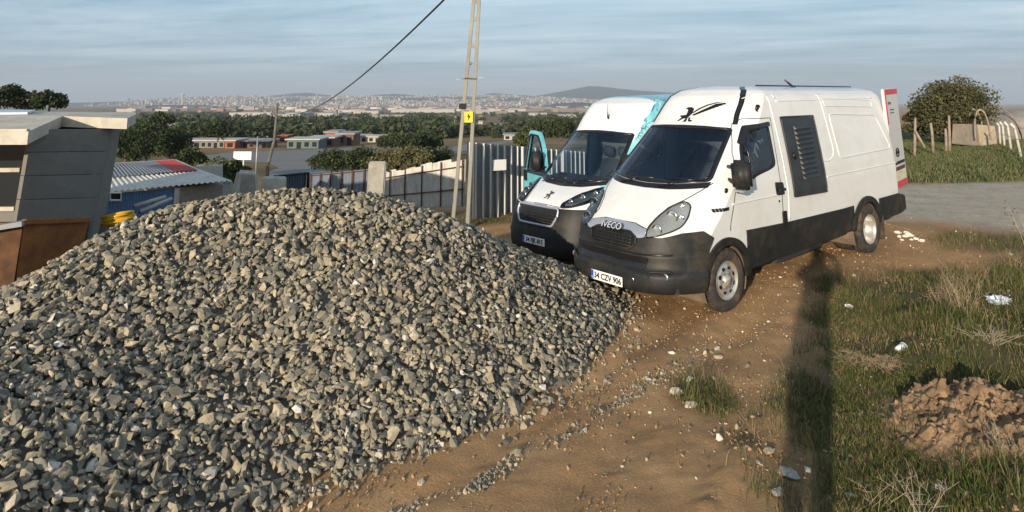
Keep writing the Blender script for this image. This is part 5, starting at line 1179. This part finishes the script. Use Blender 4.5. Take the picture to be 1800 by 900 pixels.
hill([(895, 194), (940, 188), (975, 182.5), (1010, 180), (1050, 182), (1110, 187), (1180, 194)], 4300, 500, 3)
hill([(225, 190), (285, 184.5), (360, 185), (420, 189), (470, 193)], 3600, 300, 4)
CITYP = [(180, 180), (280, 177), (330, 174), (420, 171), (500, 172.5), (600, 171.5), (700, 171), (800, 170.5), (880, 169.5), (960, 172), (1050, 178), (1150, 181)]
hill(CITYP, 7000, 2100, 5, n=140)
def city():
    rng = np.random.default_rng(4); V = []; F = []; base = np.array(CITYP, float); n = 7000
    X = rng.normal(700, 230, n); X = np.where((X < 340) | (X > 1090), rng.uniform(420, 1000, n), X); v_ = -rng.random(n)**.8*.93
    y = 7000+v_*2100; x = (X-900)/FPX*7000; f = np.cos(v_*math.pi/2)**1.2; zr = 2.53-(np.interp(X, base[:, 0], base[:, 1])-178)/FPX*7000; z = -60+(zr+60)*f
    ok = fbm(x, y, 420., 3, 6) > -.22; x, y, z = x[ok], y[ok], z[ok]; n = len(x)
    w_ = rng.uniform(7, 17, n); h = rng.uniform(7, 20, n)*np.where(rng.random(n) < .04, 1.8, 1); d = rng.uniform(8, 16, n)
    m2 = 260; x2 = (rng.uniform(230, 1050, m2)-900)/FPX; y2 = rng.uniform(1500, 4200, m2); x2 = x2*y2; z2 = terrain(x2, y2, False)
    x = np.r_[x, x2]; y = np.r_[y, y2]; z = np.r_[z, z2]; w_ = np.r_[w_, rng.uniform(10, 55, m2)]; h = np.r_[h, rng.uniform(5, 9, m2)]; d = np.r_[d, rng.uniform(12, 30, m2)]; n = len(x)
    c = np.array([[-1, -1, 0], [1, -1, 0], [1, 1, 0], [-1, 1, 0], [-1, -1, 1], [1, -1, 1], [1, 1, 1], [-1, 1, 1]], float)
    S_ = np.stack([w_/1, d/1, h+4], -1); a_ = rng.uniform(-.6, .6, n); ca, sa = np.cos(a_), np.sin(a_); Q = c[None]*S_[:, None, :]*np.array([.5, .5, 1])
    W = np.stack([Q[..., 0]*ca[:, None]-Q[..., 1]*sa[:, None]+x[:, None], Q[..., 0]*sa[:, None]+Q[..., 1]*ca[:, None]+y[:, None], Q[..., 2]+z[:, None]-4], -1)
    f_ = np.array([(4, 5, 6, 7), (0, 1, 5, 4), (1, 2, 6, 5), (2, 3, 7, 6), (3, 0, 4, 7)]); FF = (f_[None]+(np.arange(n)*8)[:, None, None]).reshape(-1, 4)
    m = bpy.data.materials.new('city_walls'); m.use_nodes = True; t = m.node_tree; b = t.nodes['Principled BSDF']; val(b, 'Roughness', .9)
    g = N(t, 'ShaderNodeNewGeometry'); L(t, ramp(t, g.outputs['Random Per Island'], [(0, (.12, .10, .085)), (.35, (.24, .20, .17)), (.65, (.42, .36, .30)), (.9, (.62, .57, .50)), (1, (.34, .16, .11))]), b.inputs['Base Color'])
    tag(npmesh('distant_city', W.reshape(-1, 3), FF, m), 'pale hazy city of countless blocks spread along the horizon', 'city', kind='stuff')
city()

# ------------------------------------------------------------------ right side: posts, shelter
WOODP = pmat('fence_wood', (.30, .24, .18), .85, var=.3, scale=6)
for X0, Y0, X1, Y1, lb in ((1606, 264, 1609, 208, 'leftmost weathered wooden post with a slanting brace'), (1639, 250, 1636, 216, 'thin bent wooden post right of the braced one'), (1662, 252, 1662, 226, 'short wooden post close beside a taller one'), (1668, 252, 1668, 203, 'tallest wooden post in front of the big tree')):
    b = at(X0, Y0, 25.5); t = at(X1, Y1, 25.5); root = empty('wooden_post', (b.x, b.y, b.z), (0, 0, 0), lb, 'post', 'old wooden fence posts by the tree')
    MB().tube([Vector((0, 0, -.4)), (t-b)*.5+Vector((.02, 0, 0)), t-b], [.06, .05, .04], 7).build('post_shaft', WOODP, root, True)
    if X0 == 1606: MB().tube([at(1609, 230, 25.4)-b, at(1626, 260, 25.2)-b], .045, 6).build('brace', WOODP, root, True)
CW = pmat('concrete_pale', (.60, .57, .50), .8, var=.1)
for i, (X0, Y0, X1, Y1, X2, Y2, y) in enumerate(((1796, 272, 1783, 224, 1776, 217, 20.5), (1778, 264, 1771, 221, 1765, 214, 23), (1766, 259, 1762, 220, 1757, 214, 25.5), (1758, 254, 1756, 221, 1752, 216, 28))):
    b, m_, t = at(X0, Y0, y), at(X1, Y1, y), at(X2, Y2, y)
    tag(MB().tube([b-Vector((0, 0, .3)), m_, t], .042, 6).build('concrete_post', CW, None, True), ['nearest pale concrete post with a cranked top by the right edge', 'second pale cranked concrete post from the right edge', 'third pale cranked concrete post from the right edge', 'farthest pale cranked concrete post beside the old shelter'][i], 'post', 'cranked concrete fence posts')
for k, zz in enumerate((.35, .75, 1.1)):
    pts = [Vector(at(X, Y, y))+Vector((0, 0, zz-1.15)) for X, Y, y in ((1840, 222, 16), (1784, 222, 20.5), (1771, 219, 23), (1762, 218, 25.5), (1756, 219, 28))]
    tag(MB().tube(pts, .008, 4).build('fence_wire', GALV), ['lowest', 'middle', 'top'][k]+' strand of wire strung between the cranked concrete posts', 'wire')
def shelter():
    b = at(1742, 249, 28.0); root = empty('arched_shelter', b, (0, 0, 0), 'old tan shelter with torn arched ends beside the big tree', 'shelter'); tan = pmat('tan_sheet', (.42, .34, .25), .85, var=.2, scale=1.2, dirt=(.22, .17, .12, .6))
    w = .95; h = 1.35; root.scale = (.62, .8, 1)
    for yo in (0, 1.9):
        MB().tube([(-w*.95+.55*yo/1.9+w*.55*(1-math.cos(a_)), yo, h*math.sin(a_)**.7) for a_ in np.linspace(.02, math.pi-.02, 16)], .05, 6).build('hoop', WOODP, root, True)
        root.children[-1].location.x = -.15+.75*(yo > 0)
    MB().hexa([(-.85, -.1, -.2), (.55, .1, -.2), (.55, 2.2, -.2), (-.85, 2.2, -.2), (-.82, .0, .72), (.55, .15, .66), (.50, 2.0, .70), (-.80, 2.0, .70)]).build('shelter_wall', tan, root, False, .03)
    c = at(1800, 247, 33); r2 = empty('net_tunnel', c, (0, 0, 0), 'long grey-brown netted tunnel humped at the right edge', 'tunnel'); V = []; F = []
    for j, xx in enumerate(np.linspace(-1.3, 9, 12)):
        for k in range(11): a_ = math.pi*k/10; V.append((xx+.1*math.sin(j*3+k), -1.6*math.cos(a_), 1.62*math.sin(a_)**.8*(1-.04*(j % 2))*(.75 if j == 0 else 1)))
    F = [(j*11+k, (j+1)*11+k, (j+1)*11+k+1, j*11+k+1) for j in range(11) for k in range(10)]; F.append(tuple(range(11)))
    MB().add(V, F).build('net_cover', pmat('net_grey', (.24, .22, .20), .9, var=.3, scale=1.5), r2, True)
    for xx in (-1.3, 1.5): MB().tube([(xx, -1.63*math.cos(a_), 1.66*math.sin(a_)) for a_ in np.linspace(0, math.pi, 14)], .03, 6).build('hoop', WOODP, r2, True)
shelter()

# ------------------------------------------------------------------ grass, weeds, stones
def grass(name, x, y, hgt, wid, mat, seed, label, lean=.5):
    n = len(x); rng = np.random.default_rng(seed); z = terrain(x, y)+.0; a_ = rng.uniform(0, 2*math.pi, n); h = hgt*rng.uniform(.5, 1.5, n); w_ = wid*rng.uniform(.7, 1.3, n); ln = lean*rng.uniform(.1, 1.3, n)*h; la = rng.uniform(0, 2*math.pi, n)
    dx, dy = np.cos(a_)*w_, np.sin(a_)*w_; lx, ly = np.cos(la)*ln, np.sin(la)*ln
    V = np.stack([np.stack([x-dx, y-dy, z-.02], -1), np.stack([x+dx, y+dy, z-.02], -1), np.stack([x+dx*.7+lx*.35, y+dy*.7+ly*.35, z+h*.6], -1), np.stack([x-dx*.7+lx*.35, y-dy*.7+ly*.35, z+h*.6], -1), np.stack([x+lx, y+ly, z+h], -1)], 1)
    i = np.arange(n)[:, None]*5; return tag(npmesh(name, V.reshape(-1, 3), [i+np.array([0, 1, 2, 3]), i+np.array([3, 2, 4])], mat), label, 'grass', kind='stuff')
def gmat(name, stops):
    m = bpy.data.materials.new(name); m.use_nodes = True; t = m.node_tree; b = t.nodes['Principled BSDF']; val(b, 'Roughness', .6); val(b, 'Specular IOR Level', .25)
    g = N(t, 'ShaderNodeNewGeometry'); o = N(t, 'ShaderNodeTexCoord').outputs['Object']; f = math_(t, 'ADD', math_(t, 'MULTIPLY', g.outputs['Random Per Island'], .6), math_(t, 'MULTIPLY', noise(t, o, 1.5, 4, .6), .5))
    L(t, ramp(t, f, stops), b.inputs['Base Color']); return m
GM = gmat('grass_blades', [(.2, (.03, .05, .012)), (.40, (.055, .085, .018)), (.54, (.09, .12, .025)), (.63, (.12, .105, .042)), (.80, (.22, .16, .085))])
GM2 = gmat('field_grass', [(.2, (.05, .075, .02)), (.5, (.09, .115, .035)), (.7, (.13, .125, .055)), (.9, (.20, .16, .09))])
rng = np.random.default_rng(12)
x = rng.uniform(1.0, 9, 560000); y = rng.uniform(1.6, 11.5, 560000); g, _ = masks(x, y); gp_n = fbm(x, y, .45, 4, 88)
ok = rng.random(len(x)) < np.clip(g*1.3-.15, 0, 1)*np.clip(.65+2.6*gp_n, 0.03, 1)*np.clip(1.5-y/9, .22, 1); grass('grass', x[ok], y[ok], .052, .0026, GM, 1, 'tangled green grass on the bank to the right of the track', .9); 
x = rng.uniform(1.2, 9, 90000); y = rng.uniform(3.4, 12.5, 90000); g, _ = masks(x, y); ok = rng.random(len(x)) < np.clip(g*1.4+.02, 0, 1)*np.clip(3.2*fbm(x, y, .6, 4, 188)-.25, 0, 1)
DRYG = pmat('dead_grass', (.20, .145, .08), .85, island=.5); grass('dead_grass', x[ok], y[ok], .085, .0022, DRYG, 5, 'matted brown dead grass mixed through the green bank', 1.6)
x = rng.uniform(1.2, 9, 60000); y = rng.uniform(3.4, 12, 60000); g, _ = masks(x, y); ok = rng.random(len(x)) < np.clip(g*1.2-.1, 0, 1)*np.clip(3.5*fbm(x, y, .35, 3, 288)-.55, 0, 1)
grass('tall_grass', x[ok], y[ok], .16, .0030, GM, 6, 'taller tufts of green grass standing in the bank', .8)

x = rng.uniform(-2.5, 6, 60000); y = rng.uniform(5, 17, 60000); g, _ = masks(x, y); ok = (x < 1.0+.35*(y-5)) & (rng.random(len(x)) < g*np.clip(.6+2*fbm(x, y, .4, 3, 3), 0, 1)); grass('grass', x[ok], y[ok], .09, .005, GM, 2, 'short green grass at the foot of the steel fence', .7)
x = rng.uniform(8, 34, 160000); y = rng.uniform(14, 34, 160000); ok = (sdist(x, y, FIELD_POLY) > -.1) & (rng.random(len(x)) < .75); grass('grass', x[ok], y[ok], .085, .012, GM2, 3, 'green and straw coloured field grass beyond the gravel road', .6)

STALK = pmat('dry_stalk', (.36, .27, .17), .8, var=.25, scale=9); STALKP = pmat('bleached_stalk', (.38, .32, .24), .8, var=.2, scale=9)
def weed(X, Y, h, sp_, n, label, seed, mat=STALK, br=3, r=.0028, seedheads=False):
    p = G(X, Y); z = gz(p.x, p.y); rnd_ = random.Random(seed); root = empty('dry_weed', (p.x, p.y, z), (0, 0, 0), label, 'weed'); m = MB(); heads = MB()
    for i in range(n):
        a_ = rnd_.uniform(0, 6.28); l = rnd_.uniform(.5, 1.1)*h; s_ = rnd_.uniform(.15, 1)*sp_; b = Vector((rnd_.gauss(0, .04), rnd_.gauss(0, .04), -.02)); t = b+Vector((math.cos(a_)*s_, math.sin(a_)*s_, l)); mid = b.lerp(t, .5)+Vector((rnd_.gauss(0, .03), rnd_.gauss(0, .03), .04))
        m.tube([b, mid, t], [r, r*.8, r*.4], 4)
        for k in range(br):
            q = mid.lerp(t, rnd_.random()); e = q+Vector((rnd_.gauss(0, .05), rnd_.gauss(0, .05), rnd_.uniform(.02, .10)))*(h/.4); m.tube([q, e], [r*.6, r*.3], 4)
            if seedheads: heads.lathe([(-.012, .001), (-.006, .011), (.006, .012), (.012, .001)], 6, 'Z', e)
    m.build('stalks', mat, root)
    if seedheads: heads.build('seed_heads', pmat('seed_head', (.12, .08, .05), .9), root)
WD = [(1700, 580, .50, .28, 22, 'tallest tan dry weed on the grassy bank', STALK), (1660, 560, .38, .3, 16, 'brown dry weed leaning left of the tallest one', STALK), (1500, 640, .10, .32, 60, 'flat brown tangle of dead stems on the shadow edge', STALK), (1560, 655, .10, .3, 50, 'flat brown tangle of dead stems left of the white cup', STALK),
      (1620, 915, .24, .24, 4, 'bleached bare stems at the bottom edge', STALKP), (1530, 900, .18, .24, 2, 'bleached thin stems left of the larger ones at the bottom edge', STALK), (1745, 640, .14, .35, 26, 'straw coloured stems fanned behind the dirt mound', STALKP), (1790, 480, .25, .2, 12, 'green-brown stems near the white plastic bag', STALK), (1790, 850, .22, .3, 9, 'dry stems sprouting from the dirt mound', STALKP)]
for i, (X, Y, h, s_, n, lb, mt) in enumerate(WD): weed(X, Y, h, s_, n+8, lb, 50+i, mt, 4, .0017)
weed(1815, 470, .78, .22, 5, 'tall leggy weed with dark seed heads at the right edge', 71, STALKP, 4, .004, True)
# stones with a place of their own
def rock(X, Y, s, label, col=(.42, .38, .31), seed=0, flat=.55, name='rock', cat='rock', group=None):
    p = G(X, Y); z = gz(p.x, p.y); V, F = hull(900+seed, 22); bm = bmesh.new(); vs = [bm.verts.new(v*np.array([s*1.25, s*.85, s*flat])) for v in V]
    for f in F: bm.faces.new([vs[i] for i in f])
    bmesh.ops.subdivide_edges(bm, edges=bm.edges[:], cuts=2, use_grid_fill=True); rnd_ = random.Random(seed)
    for v in bm.verts: v.co += v.co.normalized()*s*.05*rnd_.uniform(-1, 1)
    me = bpy.data.meshes.new(name); bm.to_mesh(me); bm.free(); key = 'rock_%d' % int(col[0]*1000)
    me.materials.append(MATS.get(key) or pmat(key, col, .85, var=.25, scale=14, bump=.5, bscale=60)); o = bpy.data.objects.new(name, me); COL.objects.link(o); o.location = (p.x, p.y, z+s*flat*.35); o.rotation_euler = (rnd_.uniform(-.3, .3), rnd_.uniform(-.3, .3), rnd_.uniform(0, 6))
    return tag(o, label, cat, group)
RK = [(1386, 840, .075, 'largest smooth grey rock at the edge of the bank', (.36, .34, .30)), (1368, 873, .055, 'grey rock just below the largest one', (.33, .31, .28)), (1352, 802, .05, 'tan rock just above the largest one', (.42, .32, .20)), (1421, 829, .03, 'small pale round stone right of the largest rock', (.52, .50, .46)), (1335, 825, .035, 'small tan stone left of the largest rock', (.42, .34, .24)),
      (1188, 682, .065, 'bright white stone beside the grass tuft', (.62, .56, .46)), (1211, 658, .045, 'white stone above the grass tuft stone', (.66, .62, .54)), (1214, 713, .055, 'pale pointed stone below the grass tuft', (.50, .42, .32)), (1181, 621, .04, 'white stone in the open dirt near the pile foot', (.64, .58, .48)), (1260, 608, .04, 'pale stone above the red brick fragment', (.60, .50, .42)), (740, 843, .035, 'lone tan stone on the dirt below the pile', (.48, .40, .30)), (1120, 577, .05, 'grey stone lying just off the foot of the pile', (.42, .40, .36)),
      (1655, 860, .05, 'flat grey stone half hidden in the grass', (.36, .33, .28)), (1495, 875, .04, 'grey stone in the grass near the bottom edge', (.34, .33, .31))]
for i, (X, Y, s, lb, c) in enumerate(RK): rock(X, Y, s, lb, c, i)
rock(1262, 620, .05, 'red brick fragment on the dirt in front of the van', (.50, .13, .08), 31, .5, 'brick_fragment', 'brick')
# litter
def crumple(X, Y, s, label, name, cat, seed, col=(.75, .76, .78), group=None):
    p = G(X, Y); z = gz(p.x, p.y); rnd_ = random.Random(seed); bm = bmesh.new(); bmesh.ops.create_icosphere(bm, subdivisions=3, radius=1)
    for v in bm.verts:
        n_ = .28*math.sin(v.co.x*7+seed)*math.cos(v.co.y*9)+.22*math.sin(v.co.z*13+v.co.x*5)+rnd_.uniform(-.14, .14); v.co *= (1+n_); v.co = Vector((v.co.x*s*1.3, v.co.y*s, v.co.z*s*.6))
    me = bpy.data.meshes.new(name); bm.to_mesh(me); bm.free(); k = 'litter_%d' % int(col[0]*100); me.materials.append(MATS.get(k) or pmat(k, col, .45, var=.08)); o = bpy.data.objects.new(name, me); COL.objects.link(o); o.location = (p.x, p.y, z+s*.35); o.rotation_euler = (0, 0, seed); return tag(o, label, cat, group)
crumple(1758, 540, .085, 'crumpled white plastic bag in the grass at the right', 'plastic_bag', 'bag', 3, (.62, .68, .76))
crumple(1493, 547, .035, 'crumpled white paper lying on the shadow edge', 'paper_scrap', 'paper', 5, (.82, .81, .78))
c_ = G(1585, 638); cp = empty('paper_cup', (c_.x, c_.y, gz(c_.x, c_.y)+.035), (R(80), 0, R(115)), 'white paper cup lying on its side in the grass', 'cup'); MB().lathe([(-.05, .001), (-.05, .026), (.05, .036), (.05, .033), (-.045, .024), (-.045, .001)], 18, 'Z').build('cup_body', PLATEW, cp, True); MB().tube([(.036*math.cos(a_), .036*math.sin(a_), .05) for a_ in np.linspace(0, 6.28, 17)[:-1]], .0025, 5, True).build('cup_rim', PLATEW, cp, True)
rnd_ = random.Random(9)
for i in range(16):
    X, Y = rnd_.gauss(1588, 34), rnd_.gauss(418, 8)
    crumple(X, Y, rnd_.uniform(.018, .042), 'small white scrap in the litter strewn behind the rear wheel', 'litter_scrap', 'litter', 20+i, (.78, .74, .66), 'white scraps strewn behind the rear wheel')
# pebbles and spilled gravel
def pebbles():
    rng = np.random.default_rng(33); n = 42000; x = rng.uniform(-2.5, 8, n); y = rng.uniform(2.2, 15, n); dn2 = np.clip(.35+1.6*fbm(x, y, .7, 3, 14), .03, 1); sd_ = sdist(x, y, FOOT); ok = (rng.random(n) < dn2*np.clip(1.3-y/12, .25, 1)) & (sd_ < .0); x, y = x[ok], y[ok]; n = len(x); s = .0046*np.exp(rng.normal(0, .72, n)); s = np.minimum(s, .03)
    z = terrain(x, y); near = ss(16, 8, y); pos = np.stack([x, y, z+s*.3], -1)
    M_ = stone_mat('pebble_mix', [(0, (.22, .15, .09)), (.3, (.32, .23, .14)), (.6, (.42, .33, .22)), (.85, (.55, .48, .38)), (1, (.75, .72, .66))])
    tag(scatter('pebbles', pos, np.stack([s*1.3, s, s*.7], -1), rotmats(n, rng), M_, 5), 'small tan and white pebbles strewn over the dirt track', 'pebbles', kind='stuff')
    n = 90000; x = rng.uniform(-2.2, 7, n); y = 3.4+rng.random(n)**1.5*9; ok = (sdist(x, y, FOOT) < .0) & (rng.random(n) < np.clip(.35+1.9*fbm(x, y, .5, 4, 114), .02, 1)); x, y = x[ok], y[ok]; n = len(x); s = np.minimum(.0055*np.exp(rng.normal(0, .55, n)), .022)
    CR = stone_mat('soil_crumb', [(0, (.17, .10, .055)), (.5, (.36, .21, .10)), (.85, (.50, .32, .16)), (1, (.56, .40, .24))])
    OCT = [hull(400+q, 7) for q in range(8)]; tag(scatter('soil_crumbs', np.stack([x, y, terrain(x, y)+s*.25], -1), np.stack([s*1.3, s, s*.8], -1), rotmats(n, rng), CR, 15, OCT), 'loose orange-brown crumbs of soil on the dirt track', 'soil', kind='stuff')
    P = []
    for X, Y, sx, sy, k in ((850, 845, 22, 10, 150), (900, 800, 14, 8, 50), (715, 885, 18, 10, 70), (1000, 765, 32, 12, 60), (1090, 705, 30, 12, 110), (1150, 665, 26, 10, 120), (1225, 622, 22, 8, 120), (1115, 590, 12, 12, 60), (1118, 555, 10, 10, 50), (1090, 640, 20, 12, 40)):
        for _ in range(k):
            q = rng.normal(size=2); P.append((X+q[0]*sx, Y+q[1]*sy*.8-q[0]*sx*.45))
    P = np.array(P); W = np.array([tuple(G(a_, b_)) for a_, b_ in P if b_ < 960]); W[:, 2] = terrain(W[:, 0], W[:, 1]); n = len(W); s = .011*np.exp(rng.normal(0, .4, n)); W[:, 2] += s*.25
    tag(scatter('spilled_gravel', W, np.stack([s*1.3, s, s*.65], -1), rotmats(n, rng), STONE, 6), 'dark crushed stones spilled along the ruts of the track', 'gravel', kind='stuff')
    # stones that rolled off the foot of the pile
    k = 500; idx = rng.integers(0, 11, k); u = rng.random(k); A0 = np.array(FOOT)[idx]; B0 = np.array(FOOT)[idx+1]; q = A0+(B0-A0)*u[:, None]; dd = np.abs(rng.normal(0, .10, k))-.09; q = q+np.stack([dd*.79, -dd*.61], -1); s = .022*np.exp(rng.normal(0, .3, k)); W = np.stack([q[:, 0], q[:, 1], terrain(q[:, 0], q[:, 1])+s*.3], -1)
    tag(scatter('loose_gravel', W, np.stack([s*1.3, s, s*.65], -1), rotmats(k, rng), STONE, 7), 'loose stones lying along the foot of the gravel heap', 'gravel', kind='stuff')
pebbles()
def mound():
    c = G(1735, 790); cx, cy = c.x+.15, c.y+.1; rng = np.random.default_rng(3); n = 170; xs = np.linspace(-.95, .95, n); X, Y = np.meshgrid(xs, xs); r = np.hypot(X*.95+.15*Y, Y*1.0)
    Xw, Yw = X+cx, Y+cy; H_ = .27*ss(.90, .2, r+.18*fbm(Xw, Yw, .5, 3, 2)); lump = np.abs(fbm(Xw, Yw, .26, 4, 31))*.5+np.abs(fbm(Xw, Yw, .09, 3, 33))*.22; Z = terrain(Xw, Yw)+H_*(.55+1.6*lump)-.03
    idx = np.arange(n*n).reshape(n, n); F = np.stack([idx[:-1, :-1], idx[:-1, 1:], idx[1:, 1:], idx[1:, :-1]], -1).reshape(-1, 4); rr_ = r.reshape(-1)[F].max(1); F = F[rr_ < 1.0]
    m = bpy.data.materials.new('orange_soil'); m.use_nodes = True; t = m.node_tree; b = t.nodes['Principled BSDF']; val(b, 'Roughness', .95); o = N(t, 'ShaderNodeTexCoord').outputs['Object']
    c_ = ramp(t, noise(t, o, 6, 6, .65), [(.32, (.12, .08, .05)), (.5, (.26, .165, .09)), (.7, (.44, .29, .16))]); L(t, c_, b.inputs['Base Color']); bn = N(t, 'ShaderNodeBump'); val(bn, 'Strength', .9); val(bn, 'Distance', .015); L(t, noise(t, o, 40, 6, .7), bn.inputs['Height']); L(t, bn.outputs[0], b.inputs['Normal'])
    ob = npmesh('dirt_mound', np.stack([Xw, Yw, Z], -1).reshape(-1, 3), F, m, None, False); tag(ob, 'lumpy orange-brown mound of dug soil on the grassy bank', 'dirt mound')
    k = 700; a_ = rng.uniform(0, 6.28, k); rad = rng.random(k)**.6*.80; x, y = cx+np.cos(a_)*rad, cy+np.sin(a_)*rad; ri = np.hypot((x-cx)*.95+.15*(y-cy), y-cy); Hh = .27*ss(.90, .2, ri+.18*fbm(x, y, .5, 3, 2)); lump = np.abs(fbm(x, y, .26, 4, 31))*.5+np.abs(fbm(x, y, .09, 3, 33))*.22; z = terrain(x, y)+Hh*(.55+1.6*lump)-.02
    s = .014*np.exp(rng.normal(0, .65, k)); o2 = scatter('clods', np.stack([x, y, z], -1), np.stack([s*1.2, s, s*.8], -1), rotmats(k, rng), m, 8); o2.parent = ob; o2['kind'] = 'stuff'
mound()

# ------------------------------------------------------------------ the photographer, standing behind the camera
def person():
    z0 = gz(-.30, -.39); root = empty('person', (-.30, -.39, z0), (0, 0, R(-25)), 'person in a dark jacket holding up a phone to photograph the vans', 'person')
    J = dict(pel=(-.08, 0, .95), sp=(-.05, .01, 1.15), ch=(-.01, .02, 1.36), nk=(0, .03, 1.50), hd=(0, .06, 1.60), tp=(0, .06, 1.72), hl=(-.17, 0, .90), kl=(-.17, .02, .50), al=(-.17, -.02, .09), tl=(-.18, .16, .03), hr=(.01, 0, .90), kr=(.0, .03, .50), ar=(-.01, -.02, .09), tr=(.0, .16, .03),
             sl=(-.19, .02, 1.42), el=(-.27, .14, 1.30), wl=(-.02, .32, 1.52), sr=(.19, .02, 1.42), er=(.27, .14, 1.30), wr=(.24, .42, 1.52), pl=(.02, .345, 1.56), pr=(.20, .435, 1.56))
    rad = dict(pel=.19, sp=.18, ch=.19, nk=.06, hd=.085, tp=.06, hl=.13, kl=.095, al=.07, tl=.045, hr=.13, kr=.095, ar=.07, tr=.035, sl=.075, el=.05, wl=.033, sr=.075, er=.05, wr=.033, pl=.03, pr=.03)
    E0 = [('pel', 'sp'), ('sp', 'ch'), ('ch', 'nk'), ('nk', 'hd'), ('hd', 'tp'), ('pel', 'hl'), ('hl', 'kl'), ('kl', 'al'), ('al', 'tl'), ('pel', 'hr'), ('hr', 'kr'), ('kr', 'ar'), ('ar', 'tr'), ('ch', 'sl'), ('sl', 'el'), ('el', 'wl'), ('wl', 'pl'), ('ch', 'sr'), ('sr', 'er'), ('er', 'wr'), ('wr', 'pr')]
    ks = list(J); me = bpy.data.meshes.new('body'); V = [J[k] for k in ks]; Ed = [(ks.index(a_), ks.index(b_)) for a_, b_ in E0]; rr_ = [rad[k] for k in ks]
    for sg, wn in ((-1, 'pl'), (1, 'pr')):       # four fingers and a thumb each side, closed on the phone
        b_ = Vector(J[wn])
        for f in range(4):
            i0 = len(V); q = b_+Vector((-sg*.01, .012, .03-.022*f)); V += [tuple(q), tuple(q+Vector((-sg*.012, .022, .0))), tuple(q+Vector((-sg*.035+.0, .026, 0)))]; rr_ += [.011, .009, .008]; Ed += [(ks.index(wn), i0), (i0, i0+1), (i0+1, i0+2)]
        i0 = len(V); q = b_+Vector((-sg*.01, -.02, .0)); V += [tuple(q), tuple(q+Vector((-sg*.03, -.012, .02)))]; rr_ += [.012, .009]; Ed += [(ks.index(wn), i0), (i0, i0+1)]
    me.from_pydata(V, Ed, []); o = bpy.data.objects.new('body', me); COL.objects.link(o); o.parent = root
    md = o.modifiers.new('s', 'SKIN'); 
    for i, r in enumerate(rr_): me.skin_vertices[0].data[i].radius = (r, r*(.72 if i in (0, 1, 2) else 1))
    me.skin_vertices[0].data[0].use_root = True; o.modifiers.new('d', 'SUBSURF').render_levels = 1
    me.materials.append(pmat('dark_jacket', (.03, .035, .045), .9))
    MB().lathe([(1.50, .001), (1.51, .06), (1.56, .095), (1.64, .105), (1.71, .09), (1.755, .04), (1.76, .001)], 16, 'Z', (0, .05, 0)).build('head', pmat('skin', (.45, .28, .20), .6), root, True)
    MB().lathe([(1.62, .108), (1.70, .10), (1.76, .05), (1.775, .001)], 16, 'Z', (0, .035, .0)).build('hair', BLACK, root, True)
    MB().box((-.08, .385, 1.535), (.08, .394, 1.61)).build('phone', BLACK, None, False, .006)
    ph = bpy.data.objects['phone']; ph.location = Vector((-.18, -.39, z0)); ph.rotation_euler = root.rotation_euler; tag(ph, 'black phone held up sideways in both hands by the photographer', 'phone')
person()

# ------------------------------------------------------------------ haze
hm = bpy.data.materials.new('haze'); hm.use_nodes = True; t = hm.node_tree; t.nodes.clear(); out = N(t, 'ShaderNodeOutputMaterial'); pv = N(t, 'ShaderNodeVolumePrincipled')
val(pv, 'Color', (.74, .85, 1.0, 1)); val(pv, 'Density', .00011); val(pv, 'Anisotropy', .0); L(t, pv.outputs[0], out.inputs['Volume'])
tag(MB().box((-11800, -450, -75), (11800, 12400, 330)).build('haze', hm), 'thin pale haze lying over the valley', 'haze', kind='stuff')
